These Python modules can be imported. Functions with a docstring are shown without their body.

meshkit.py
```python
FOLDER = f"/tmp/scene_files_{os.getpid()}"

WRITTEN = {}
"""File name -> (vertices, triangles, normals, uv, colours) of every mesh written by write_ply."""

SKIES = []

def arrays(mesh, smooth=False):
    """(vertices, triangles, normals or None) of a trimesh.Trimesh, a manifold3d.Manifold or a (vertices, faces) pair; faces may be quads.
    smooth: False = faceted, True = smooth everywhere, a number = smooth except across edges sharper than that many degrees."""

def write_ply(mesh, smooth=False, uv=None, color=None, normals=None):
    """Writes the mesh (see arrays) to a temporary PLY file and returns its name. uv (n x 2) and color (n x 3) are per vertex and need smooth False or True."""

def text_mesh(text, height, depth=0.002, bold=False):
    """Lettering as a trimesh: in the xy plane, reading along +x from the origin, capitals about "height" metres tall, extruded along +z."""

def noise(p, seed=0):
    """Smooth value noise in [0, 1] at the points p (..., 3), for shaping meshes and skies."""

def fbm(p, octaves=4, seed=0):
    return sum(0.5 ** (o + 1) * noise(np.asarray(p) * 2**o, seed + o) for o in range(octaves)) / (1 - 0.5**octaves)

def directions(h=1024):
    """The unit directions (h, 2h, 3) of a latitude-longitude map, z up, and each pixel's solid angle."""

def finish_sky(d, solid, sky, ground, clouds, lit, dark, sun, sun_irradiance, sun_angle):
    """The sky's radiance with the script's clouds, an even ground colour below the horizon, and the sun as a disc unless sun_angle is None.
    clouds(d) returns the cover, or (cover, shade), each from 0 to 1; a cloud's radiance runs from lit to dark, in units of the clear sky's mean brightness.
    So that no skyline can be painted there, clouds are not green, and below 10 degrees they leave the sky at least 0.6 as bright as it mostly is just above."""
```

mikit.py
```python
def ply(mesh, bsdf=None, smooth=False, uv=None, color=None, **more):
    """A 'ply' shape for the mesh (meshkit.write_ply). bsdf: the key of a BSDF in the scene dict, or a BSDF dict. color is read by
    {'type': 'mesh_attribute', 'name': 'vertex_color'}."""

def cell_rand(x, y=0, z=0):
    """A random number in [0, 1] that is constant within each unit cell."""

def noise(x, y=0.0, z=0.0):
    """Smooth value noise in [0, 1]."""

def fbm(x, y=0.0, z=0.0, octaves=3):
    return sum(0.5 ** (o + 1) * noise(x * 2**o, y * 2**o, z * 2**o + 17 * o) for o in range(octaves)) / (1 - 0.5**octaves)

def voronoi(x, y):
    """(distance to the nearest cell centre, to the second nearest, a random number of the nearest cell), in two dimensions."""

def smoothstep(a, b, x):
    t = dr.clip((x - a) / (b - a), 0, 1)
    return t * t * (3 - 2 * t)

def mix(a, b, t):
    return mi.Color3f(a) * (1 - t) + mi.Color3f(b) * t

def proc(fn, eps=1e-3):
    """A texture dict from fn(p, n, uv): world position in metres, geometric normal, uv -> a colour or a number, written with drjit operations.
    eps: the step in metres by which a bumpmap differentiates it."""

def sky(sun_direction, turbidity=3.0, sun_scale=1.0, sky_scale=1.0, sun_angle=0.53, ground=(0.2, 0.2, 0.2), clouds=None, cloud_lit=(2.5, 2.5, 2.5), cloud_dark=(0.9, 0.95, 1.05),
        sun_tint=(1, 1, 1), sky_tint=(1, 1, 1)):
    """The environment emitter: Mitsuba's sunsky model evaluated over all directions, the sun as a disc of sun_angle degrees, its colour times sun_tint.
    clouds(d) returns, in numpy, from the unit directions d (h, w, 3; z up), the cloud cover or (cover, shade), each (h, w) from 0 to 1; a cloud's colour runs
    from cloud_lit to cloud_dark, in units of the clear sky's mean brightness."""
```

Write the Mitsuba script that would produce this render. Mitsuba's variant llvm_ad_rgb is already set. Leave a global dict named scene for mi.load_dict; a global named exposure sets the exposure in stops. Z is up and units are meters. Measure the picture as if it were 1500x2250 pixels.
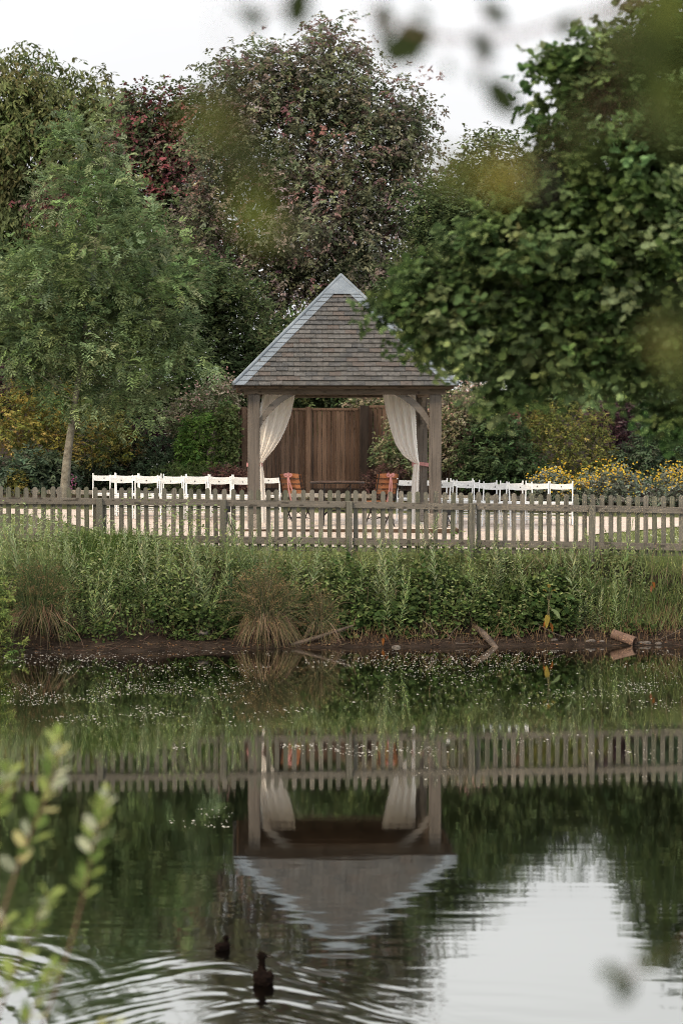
import math
import numpy as np
import trimesh
import shapely.geometry as sg
import drjit as dr
import mitsuba as mi
import mikit
import meshkit
from mikit import fbm as dfbm, noise as dnoise, mix, smoothstep

T = mi.ScalarTransform4f
rng = np.random.default_rng(7)
scene, labels = {}, {}

# ------------------------------------------------------------------ camera, sky, exposure
EYE = 3.2                       # metres above the pond's surface
FOCAL = 5312.0                  # in pixels of the 1500 px wide photograph (an 85 mm lens)
PITCH = math.atan(159.0 / FOCAL)
scene['camera'] = {
    'type': 'thinlens', 'fov': 2 * math.degrees(math.atan(750.0 / FOCAL)), 'fov_axis': 'x',
    'to_world': T().look_at(origin=[0, 0, EYE], target=[0, math.cos(PITCH), EYE - math.sin(PITCH)], up=[0, 0, 1]),
    'aperture_radius': 0.0115, 'focus_distance': 43.0, 'near_clip': 0.05, 'far_clip': 3000.0}


def overcast(d):
    # an evenly overcast sky: brighter towards the zenith, with faint streaks
    n = meshkit.fbm(d * np.array([2.2, 2.2, 9.0]) + 3.1, 4, 5)
    return np.ones(d.shape[:2]), np.clip(1.0 - 0.8 * np.clip(d[..., 2], 0, 1) + 0.75 * (n - 0.5), 0, 1)


scene['sky'] = mikit.sky([-0.50, -0.58, 0.64], turbidity=4, sun_scale=0.30, sun_angle=10.0, clouds=overcast,
                         cloud_lit=(3.3, 3.3, 3.3), cloud_dark=(1.78, 1.79, 1.81), ground=(0.1, 0.1, 0.08), sun_tint=(1.0, 0.965, 0.91))
exposure = 2.55


def at(px, py, y):
    """The point at depth y seen at a pixel of the photograph."""
    a, b = (px - 750.0) / FOCAL, (1125.0 - py) / FOCAL
    dy, dz = math.cos(PITCH) + b * math.sin(PITCH), -math.sin(PITCH) + b * math.cos(PITCH)
    return np.array([a * y / dy, y, EYE + dz * y / dy])


# ------------------------------------------------------------------ helpers
def numbered(key):
    if key not in scene and key not in labels:
        return key
    i = 1
    while f'{key}_{i:03d}' in scene or f'{key}_{i:03d}' in labels:
        i += 1
    return f'{key}_{i:03d}'


_next = {}


def fresh(key):
    """key, key_001, key_002 ... in order."""
    i = _next.get(key, 0)
    _next[key] = i + 1
    return key if i == 0 else f'{key}_{i:03d}'


def thing(name, label, category, group=None, kind=None):
    k = fresh(name)
    labels[k] = {'label': label, 'category': category}
    if group:
        labels[k]['group'] = group
    if kind:
        labels[k]['kind'] = kind
    return k


def part(parent, name, shape, label=None, kind=None):
    k = fresh(parent + '__' + name)
    scene[k] = shape
    if label or kind:
        labels[k] = {}
        if label:
            labels[k]['label'] = label
        if kind:
            labels[k]['kind'] = kind
    return k


def whole(key, shape):
    scene[key] = shape
    return key


def placed(shape, m):
    return {**shape, 'to_world': T(np.ascontiguousarray(m))}


def mat(loc=(0, 0, 0), rz=0.0, rx=0.0, ry=0.0, s=1.0):
    cz, sz, cx, sx, cy, sy = math.cos(rz), math.sin(rz), math.cos(rx), math.sin(rx), math.cos(ry), math.sin(ry)
    R = np.array([[cz, -sz, 0], [sz, cz, 0], [0, 0, 1]]) @ np.array([[cy, 0, sy], [0, 1, 0], [-sy, 0, cy]]) @ np.array([[1, 0, 0], [0, cx, -sx], [0, sx, cx]])
    m = np.eye(4)
    m[:3, :3] = R * np.asarray(s)
    m[:3, 3] = loc
    return m


def moved(mesh, m):
    v = np.asarray(mesh.vertices) @ m[:3, :3].T + m[:3, 3]
    return trimesh.Trimesh(v, mesh.faces, process=False)


def cat(*ms):
    vs, fs, o = [], [], 0
    for m in ms:
        vs.append(np.asarray(m.vertices)); fs.append(np.asarray(m.faces) + o); o += len(m.vertices)
    return trimesh.Trimesh(np.vstack(vs), np.vstack(fs), process=False)


def box(x0, x1, y0, y1, z0, z1, ch=0.004):
    """A box with small chamfers, from the hull of its trimmed corners."""
    ch = min(ch, 0.3 * min(x1 - x0, y1 - y0, z1 - z0))
    if ch <= 0:
        b = trimesh.creation.box((x1 - x0, y1 - y0, z1 - z0))
        b.apply_translation(((x0 + x1) / 2, (y0 + y1) / 2, (z0 + z1) / 2))
        return b
    p = []
    for sx in (0, 1):
        for sy in (0, 1):
            for sz in (0, 1):
                c = np.array([(x0, x1)[sx], (y0, y1)[sy], (z0, z1)[sz]])
                d = np.array([1 - 2 * sx, 1 - 2 * sy, 1 - 2 * sz]) * ch
                for k in range(3):
                    e = d.copy(); e[k] = 0
                    p.append(c + e)
    return trimesh.convex.convex_hull(np.array(p))


def bar(a, b, w, t, up=(0, 0, 1)):
    """A rectangular bar from a to b, w across and t thick."""
    a, b, up = np.asarray(a, float), np.asarray(b, float), np.asarray(up, float)
    z = b - a; L = np.linalg.norm(z); z /= L
    x = np.cross(up, z)
    if np.linalg.norm(x) < 1e-6:
        x = np.cross([0, 1, 0], z)
    x /= np.linalg.norm(x)
    y = np.cross(z, x)
    m = np.eye(4); m[:3, :3] = np.stack([x, y, z], 1); m[:3, 3] = a
    return moved(box(-w / 2, w / 2, -t / 2, t / 2, 0, L, 0.003), m)


def tube(points, radii, sides=7, cap=True):
    p = np.asarray(points, float)
    r = np.broadcast_to(radii, (len(p),)).astype(float)
    t = np.gradient(p, axis=0)
    t /= np.linalg.norm(t, axis=1, keepdims=True) + 1e-12
    a = np.cross(t, np.where(np.abs(t[:, 2:]) < 0.9, [[0, 0, 1.0]], [[1.0, 0, 0]]))
    a /= np.linalg.norm(a, axis=1, keepdims=True) + 1e-12
    for i in range(1, len(a)):          # parallel transport, so that the tube does not twist
        v = a[i - 1] - t[i] * (a[i - 1] @ t[i])
        n = np.linalg.norm(v)
        if n > 1e-6:
            a[i] = v / n
    b = np.cross(t, a)
    ang = np.arange(sides) * 2 * np.pi / sides
    v = p[:, None] + r[:, None, None] * (np.cos(ang)[None, :, None] * a[:, None] + np.sin(ang)[None, :, None] * b[:, None])
    i, j = np.meshgrid(np.arange(len(p) - 1), np.arange(sides), indexing='ij')
    q = np.stack([i * sides + j, i * sides + (j + 1) % sides, (i + 1) * sides + (j + 1) % sides, (i + 1) * sides + j], -1).reshape(-1, 4)
    f = np.vstack([q[:, [0, 1, 2]], q[:, [0, 2, 3]]])
    v = v.reshape(-1, 3)
    if cap:
        n = len(v)
        v = np.vstack([v, p[0], p[-1]])
        k = np.arange(sides)
        f = np.vstack([f, np.stack([(k + 1) % sides, k, np.full(sides, n)], 1), np.stack([k + n - sides, (k + 1) % sides + n - sides, np.full(sides, n + 1)], 1)])
    return trimesh.Trimesh(v, f, process=False)


def bez(a, b, c, n=8, d=None):
    t = np.linspace(0, 1, n)[:, None]
    a, b, c = (np.asarray(q, float) for q in (a, b, c))
    if d is None:
        return (1 - t) ** 2 * a + 2 * t * (1 - t) * b + t * t * c
    return (1 - t) ** 3 * a + 3 * t * (1 - t) ** 2 * b + 3 * t * t * (1 - t) * c + t ** 3 * np.asarray(d, float)


def grid_mesh(P):
    """A sheet from points P (n, m, 3)."""
    n, m = P.shape[:2]
    i, j = np.meshgrid(np.arange(n - 1), np.arange(m - 1), indexing='ij')
    q = np.stack([i * m + j, (i + 1) * m + j, (i + 1) * m + j + 1, i * m + j + 1], -1).reshape(-1, 4)
    return trimesh.Trimesh(P.reshape(-1, 3), np.vstack([q[:, [0, 1, 2]], q[:, [0, 2, 3]]]), process=False)


def unit(v):
    return v / (np.linalg.norm(v, axis=-1, keepdims=True) + 1e-12)


# leaf templates: (along, across, up) and triangles, folded along the midrib
LEAF = {
    'strip': (np.array([[0, 0, 0], [.42, .5, .10], [1, 0, -.06], [.42, -.5, .10]], float), np.array([[0, 3, 2], [0, 2, 1]])),
    'oval': (np.array([[0, 0, 0], [.28, .46, .10], [.70, .38, .10], [1, 0, -.06], [.70, -.38, .10], [.28, -.46, .10]], float),
             np.array([[0, 5, 4], [0, 4, 3], [0, 3, 2], [0, 2, 1]])),
    'round': (np.array([[0, 0, 0], [.18, .36, .06], [.52, .52, .12], [.86, .36, .10], [1, 0, .0], [.86, -.36, .10], [.52, -.52, .12], [.18, -.36, .06], [.5, 0, 0]], float),
              np.array([[0, 8, 1], [1, 8, 2], [2, 8, 3], [3, 8, 4], [4, 8, 5], [5, 8, 6], [6, 8, 7], [7, 8, 0]])),
    'maple': (np.array([[0, 0, 0], [.22, .5, .05], [.42, .28, .06], [.72, .42, .02], [.66, .16, .05], [1, 0, -.1], [.66, -.16, .05], [.72, -.42, .02], [.42, -.28, .06], [.22, -.5, .05]], float),
              np.array([[0, 2, 1], [0, 4, 2], [2, 4, 3], [0, 5, 4], [0, 6, 5], [0, 8, 6], [8, 7, 6], [0, 9, 8]])),
    'blade': (np.array([[0, .5, 0], [0, -.5, 0], [.4, .45, .02], [.4, -.45, .02], [.75, .3, -.05], [.75, -.3, -.05], [1, 0, -.18]], float),
              np.array([[0, 1, 3], [0, 3, 2], [2, 3, 5], [2, 5, 4], [4, 5, 6]])),
}


def leaves(P, D, N, L, W, C, kind):
    """One mesh of many leaves and its vertex colours."""
    P, D, N, C = (np.asarray(q, float) for q in (P, D, N, C))
    n = len(P)
    L, W = np.broadcast_to(L, n), np.broadcast_to(W, n)
    D = unit(D)
    S = unit(np.cross(N, D))
    U = np.cross(D, S)
    t, f = LEAF[kind]
    v = P[:, None] + D[:, None] * (t[None, :, :1] * L[:, None, None]) + S[:, None] * (t[None, :, 1:2] * W[:, None, None]) + U[:, None] * (t[None, :, 2:] * W[:, None, None])
    F = (f[None] + (np.arange(n) * len(t))[:, None, None]).reshape(-1, 3)
    return v.reshape(-1, 3), F, np.repeat(np.clip(C, 0.004, 1), len(t), 0)


def leaf_mesh(parts, bsdf='leaf'):
    """A ply of leaf batches (v, f, c)."""
    vs, fs, cs, o = [], [], [], 0
    for v, f, c in parts:
        vs.append(v); fs.append(f + o); cs.append(c); o += len(v)
    return mikit.ply((np.vstack(vs), np.vstack(fs)), bsdf, color=np.vstack(cs))


def tint(n, cols, weights=None, jitter=0.16, r=None):
    r = r or rng
    cols = np.asarray(cols, float)
    k = r.choice(len(cols), n, p=None if weights is None else np.asarray(weights) / np.sum(weights))
    return cols[k] * (1 + jitter * r.standard_normal((n, 1))) * (1 + 0.06 * r.standard_normal((n, 3)))


# ------------------------------------------------------------------ materials
def diffuse_proc(fn, rough=0.85, spec=0.3, bump=None, bump_scale=0.002, eps=1e-3):
    b = {'type': 'principled', 'base_color': mikit.proc(fn), 'roughness': rough, 'specular': spec}
    if bump:
        b = {'type': 'bumpmap', 'arbitrary': mikit.proc(bump, eps), 'scale': bump_scale, 'bsdf': b}
    return {'type': 'twosided', 'bsdf': b}


def plain(c, rough=0.6, metallic=0.0, spec=0.4):
    return {'type': 'twosided', 'bsdf': {'type': 'principled', 'base_color': {'type': 'rgb', 'value': list(c)}, 'roughness': rough, 'metallic': metallic, 'specular': spec}}


def wood_upright(dark, light, scale=1.0):
    def fn(p, n, uv):
        g = dfbm(p.x * 46 * scale, p.y * 46 * scale, p.z * 2.2 * scale, 4)
        b = dfbm(p.x * 5, p.y * 5, p.z * 1.3, 3)
        st = smoothstep(0.62, 0.75, dnoise(p.x * 90, p.y * 90, p.z * 1.5))
        return mix(dark, light, dr.clip(0.15 + 1.25 * (g * 0.6 + b * 0.5) - 0.1, 0, 1)) * (1 - 0.35 * st)
    return fn


def wood_along(dark, light):
    def fn(p, n, uv):
        g = dfbm(p.x * 2.5, p.y * 30, p.z * 50, 4)
        b = dfbm(p.x * 4, p.y * 6, p.z * 8, 3)
        k = smoothstep(0.74, 0.8, dnoise(p.x * 14, p.y * 20, p.z * 26))
        return mix(dark, light, dr.clip(1.25 * (g * 0.6 + b * 0.5) - 0.05, 0, 1)) * (1 - 0.5 * k)
    return fn


def mottled(c0, c1, f=6.0, z=1.0):
    def fn(p, n, uv):
        return mix(c0, c1, dr.clip(1.6 * dfbm(p.x * f, p.y * f, p.z * f * z, 4) - 0.3, 0, 1))
    return fn


scene['oak_post_mat'] = diffuse_proc(wood_upright((0.042, 0.037, 0.033), (0.175, 0.152, 0.132)), 0.9, 0.15)
scene['oak_beam_mat'] = diffuse_proc(wood_along((0.055, 0.042, 0.034), (0.17, 0.135, 0.105)), 0.9, 0.15)
scene['oak_brace_mat'] = diffuse_proc(wood_along((0.09, 0.08, 0.07), (0.22, 0.195, 0.17)), 0.9, 0.15)
scene['rafter_mat'] = diffuse_proc(wood_along((0.055, 0.038, 0.026), (0.13, 0.088, 0.058)), 0.85, 0.2)
scene['picket_mat'] = diffuse_proc(wood_upright((0.065, 0.063, 0.052), (0.17, 0.16, 0.132)), 0.9, 0.15)
scene['picket_green_mat'] = diffuse_proc(wood_upright((0.055, 0.058, 0.042), (0.145, 0.145, 0.108)), 0.9, 0.15)
scene['picket_pale_mat'] = diffuse_proc(wood_upright((0.085, 0.078, 0.066), (0.215, 0.195, 0.165)), 0.9, 0.15)
scene['rail_mat'] = diffuse_proc(wood_along((0.075, 0.068, 0.056), (0.19, 0.17, 0.145)), 0.9, 0.15)
scene['board_mat'] = diffuse_proc(wood_upright((0.026, 0.016, 0.011), (0.115, 0.072, 0.050)), 0.9, 0.15)
scene['board_light_mat'] = diffuse_proc(wood_upright((0.042, 0.027, 0.019), (0.165, 0.107, 0.075)), 0.9, 0.15)
scene['dark_post_mat'] = diffuse_proc(wood_upright((0.012, 0.009, 0.008), (0.04, 0.03, 0.025)), 0.9, 0.15)
scene['stone_mat'] = diffuse_proc(mottled((0.14, 0.12, 0.10), (0.44, 0.39, 0.34), 60), 0.95, 0.1)
scene['pebble_mat'] = diffuse_proc(mottled((0.06, 0.052, 0.045), (0.19, 0.165, 0.145), 30), 0.9, 0.2)
scene['paving_mat'] = diffuse_proc(mottled((0.36, 0.31, 0.27), (0.5, 0.44, 0.39), 9), 0.95, 0.1)
scene['gravel_mat'] = diffuse_proc(lambda p, n, uv: mix((0.28, 0.238, 0.205), (0.48, 0.405, 0.352), dr.clip(0.55 * dnoise(p.x * 70, p.y * 70, 0) + 0.75 * dfbm(p.x * 1.1, p.y * 2.5, 3, 4) - 0.2, 0, 1)), 0.95, 0.1)
scene['kerb_mat'] = diffuse_proc(mottled((0.3, 0.27, 0.23), (0.48, 0.44, 0.38), 14), 0.95, 0.1)


def ground_fn(p, n, uv):
    soil = mix((0.010, 0.0075, 0.006), (0.04, 0.029, 0.022), dr.clip(1.5 * dfbm(p.x * 7, p.y * 7, p.z * 11, 4) - 0.2, 0, 1))
    lawn = mix((0.075, 0.098, 0.035), (0.17, 0.19, 0.08), dr.clip(1.5 * dfbm(p.x * 3, p.y * 3, 2, 4) - 0.2, 0, 1))
    t = smoothstep(1.05, 1.35, p.z + 0.3 * (dnoise(p.x * 2, p.y * 2) - 0.5)) * (1 - smoothstep(50.0, 51.0, p.y))
    return mix(soil, lawn, t)


scene['ground_mat'] = diffuse_proc(ground_fn, 0.95, 0.1, lambda p, n, uv: dfbm(p.x * 25, p.y * 25, p.z * 25, 3), 0.03)
for i, (a, b) in enumerate([((0.053, 0.051, 0.048), (0.122, 0.117, 0.110)), ((0.063, 0.059, 0.056), (0.138, 0.129, 0.121)), ((0.045, 0.045, 0.045), (0.106, 0.105, 0.104)),
                            ((0.066, 0.056, 0.050), (0.130, 0.111, 0.100)), ((0.066, 0.064, 0.061), (0.146, 0.141, 0.135))]):
    scene[f'tile_mat_{i}'] = diffuse_proc(mottled(a, b, 17 + i), 0.88, 0.25)
scene['lead_mat'] = diffuse_proc(lambda p, n, uv: mix((0.11, 0.135, 0.165), (0.235, 0.27, 0.305), dr.clip(1.4 * dfbm(p.x * 5, p.y * 5, p.z * 2.5, 4) - 0.15, 0, 1)), 0.55, 0.4)
scene['white_mat'] = diffuse_proc(mottled((0.72, 0.72, 0.70), (0.82, 0.82, 0.81), 8), 0.5, 0.4)
scene['screw_mat'] = plain((0.03, 0.03, 0.03), 0.5)
scene['orange_wood_mat'] = diffuse_proc(wood_along((0.19, 0.07, 0.025), (0.37, 0.145, 0.06)), 0.55, 0.4)
scene['table_wood_mat'] = diffuse_proc(wood_along((0.10, 0.055, 0.035), (0.21, 0.125, 0.085)), 0.45, 0.5)
scene['iron_mat'] = plain((0.015, 0.013, 0.012), 0.5)
scene['ribbon_mat'] = {'type': 'principledthin', 'base_color': {'type': 'rgb', 'value': [0.60, 0.30, 0.29]}, 'roughness': 0.5, 'diff_trans': 0.5}
scene['curtain_mat'] = {'type': 'principledthin', 'base_color': {'type': 'rgb', 'value': [0.93, 0.9, 0.86]}, 'roughness': 0.8, 'diff_trans': 0.5, 'spec_trans': 0.0}
scene['leaf'] = {'type': 'principledthin', 'base_color': {'type': 'mesh_attribute', 'name': 'vertex_color'}, 'roughness': 0.42, 'diff_trans': 0.6, 'eta': 1.48}
scene['matt_leaf'] = {'type': 'principledthin', 'base_color': {'type': 'mesh_attribute', 'name': 'vertex_color'}, 'roughness': 0.75, 'diff_trans': 0.5, 'eta': 1.3}
scene['bark_mat'] = diffuse_proc(lambda p, n, uv: mix((0.055, 0.045, 0.035), (0.20, 0.165, 0.13), dr.clip(1.4 * dfbm(p.x * 18, p.y * 18, p.z * 5, 4) - 0.2, 0, 1)), 0.95, 0.1)
scene['ash_bark_mat'] = diffuse_proc(lambda p, n, uv: mix((0.13, 0.115, 0.09), (0.30, 0.28, 0.225), dr.clip(1.5 * dfbm(p.x * 9, p.y * 9, p.z * 14, 4) - 0.25, 0, 1)), 0.95, 0.1)
scene['twig_mat'] = plain((0.16, 0.09, 0.065), 0.8)
scene['stem_mat'] = plain((0.10, 0.09, 0.045), 0.8)
scene['clay_mat'] = diffuse_proc(mottled((0.085, 0.05, 0.036), (0.20, 0.13, 0.098), 12), 0.8, 0.2)
scene['dark_mat'] = plain((0.012, 0.011, 0.010), 0.9)
scene['black_mat'] = plain((0.014, 0.014, 0.015), 0.45)
scene['log_mat'] = diffuse_proc(mottled((0.03, 0.026, 0.024), (0.17, 0.13, 0.10), 9), 0.9, 0.2)
scene['fluff_mat'] = plain((0.38, 0.36, 0.32), 0.9)
scene['bird_mat'] = diffuse_proc(mottled((0.003, 0.0025, 0.0025), (0.015, 0.010, 0.008), 40), 0.9, 0.0)
scene['bill_mat'] = plain((0.05, 0.03, 0.02), 0.5)
# ------------------------------------------------------------------ terrain, water, path
POND = sg.Polygon([(-3.6, 9.3), (-1.5, 9.0), (1.2, 9.1), (3.3, 9.6), (3.5, 12), (3.7, 16), (5.2, 21), (8.5, 28), (12.5, 35), (14.5, 38.3), (9, 38.0), (6.4, 37.72), (4.6, 37.42), (3.0, 37.34), (1.6, 37.2), (0.2, 37.12),
                   (-1.2, 37.0), (-2.4, 36.62), (-3.5, 36.3), (-4.6, 36.25), (-6.0, 35.9), (-8.5, 35.6), (-12, 34), (-9.5, 26), (-6, 18), (-4, 12.5)])
import shapely
_ZY = np.array([(-60, 1.55), (30, 1.55), (34, 1.42), (38.6, 1.41), (42.2, 1.57), (46.5, 1.585), (50.3, 1.66), (50.7, 1.74), (53.5, 1.97), (60, 2.2), (80, 3.0), (150, 6.0), (900, 22)])


def ground_z(x, y):
    x, y = np.asarray(x, float), np.asarray(y, float)
    pts = shapely.points(np.stack([x.ravel(), y.ravel()], -1))
    d = shapely.distance(POND.exterior, pts).reshape(x.shape)
    inside = shapely.contains(POND, pts).reshape(x.shape)
    top = np.interp(y, _ZY[:, 0], _ZY[:, 1]) - 0.0135 * np.clip(x, -30, 30) * np.clip((y - 30) / 8, 0, 1)
    lump = meshkit.fbm(np.stack([x * 1.7, y * 1.7, 0 * x], -1), 4, 3) - 0.5
    far = np.clip((y - 30) / 5, 0, 1)
    rise = np.where(d < 0.3, 0.10 * d / 0.3, 0.10 + 0.95 * (d - 0.3)) * far + (0.28 * d) * (1 - far)
    bank = rise + 0.22 * lump * np.clip(d * 2.5, 0, 1)
    bank = np.maximum(bank, top * np.clip((y - 38.18) / 0.32, 0, 1) * np.clip(d * 3, 0, 1))
    z = np.minimum(bank, top + 0.03 * lump * np.clip((39.0 - y) / 0.6, 0, 1))
    return np.where(inside, -np.minimum(0.6, 0.5 * d), z)


def spread_axis(lo, hi, dense, step, grow=1.22):
    a = list(np.arange(dense[0], dense[1] + 1e-6, step))
    s = step
    while a[-1] < hi:
        s *= grow; a.append(min(a[-1] + s, hi))
    s = step
    while a[0] > lo:
        s *= grow; a.insert(0, max(a[0] - s, lo))
    return np.array(a)


gx, gy = spread_axis(-900, 900, (-9, 9), 0.14), spread_axis(-300, 1500, (34.5, 54), 0.12)
X, Y = np.meshgrid(gx, gy)
scene['ground'] = mikit.ply(grid_mesh(np.stack([X, Y, ground_z(X, Y)], -1).transpose(1, 0, 2)), 'ground_mat', smooth=True)
labels['ground'] = {'label': 'earth bank and lawn around the pond', 'kind': 'structure'}

pe = np.array([(39.25, -3.3, 3.5), (40.4, -3.7, 3.9), (41.9, -4.3, 4.2), (42.9, -4.55, 4.5), (45, -5.2, 5.6), (47, -5.9, 6.6), (48.2, -6.4, 8.6), (49.0, -14, 14), (50.25, -14, 14)])
py_ = np.unique(np.concatenate([np.arange(39.25, 50.25, 0.125), pe[:, 0], [42.2, 46.5]]))
rows = []
for y in py_:
    xs = np.linspace(np.interp(y, pe[:, 0], pe[:, 1]), np.interp(y, pe[:, 0], pe[:, 2]), 60)
    w = 0.05 * (meshkit.noise(np.array([[y * 3, 1, 0], [y * 3, 5, 0]]), 2) - 0.5)
    xs[0] += w[0]; xs[-1] += w[1]
    rows.append(np.stack([xs, np.full(60, y), ground_z(xs, np.full(60, y)) + 0.014], -1))
scene['gravel_path'] = mikit.ply(grid_mesh(np.array(rows).transpose(1, 0, 2)), 'gravel_mat', smooth=True)
labels['gravel_path'] = {'label': 'pale gravel path and terrace around the gazebo', 'kind': 'structure'}

kx = np.linspace(-13, 13, 80)
kz = ground_z(kx, np.full(80, 53.0))
scene['kerb_edging'] = mikit.ply(cat(*[bar([kx[i], 53.0, kz[i] + 0.02], [kx[i + 1] - 0.01, 53.0, kz[i + 1] + 0.02], 0.08, 0.14) for i in range(79)]), 'kerb_mat')
labels['kerb_edging'] = {'label': 'pale low edging between lawn and shrub border', 'kind': 'structure'}


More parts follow.
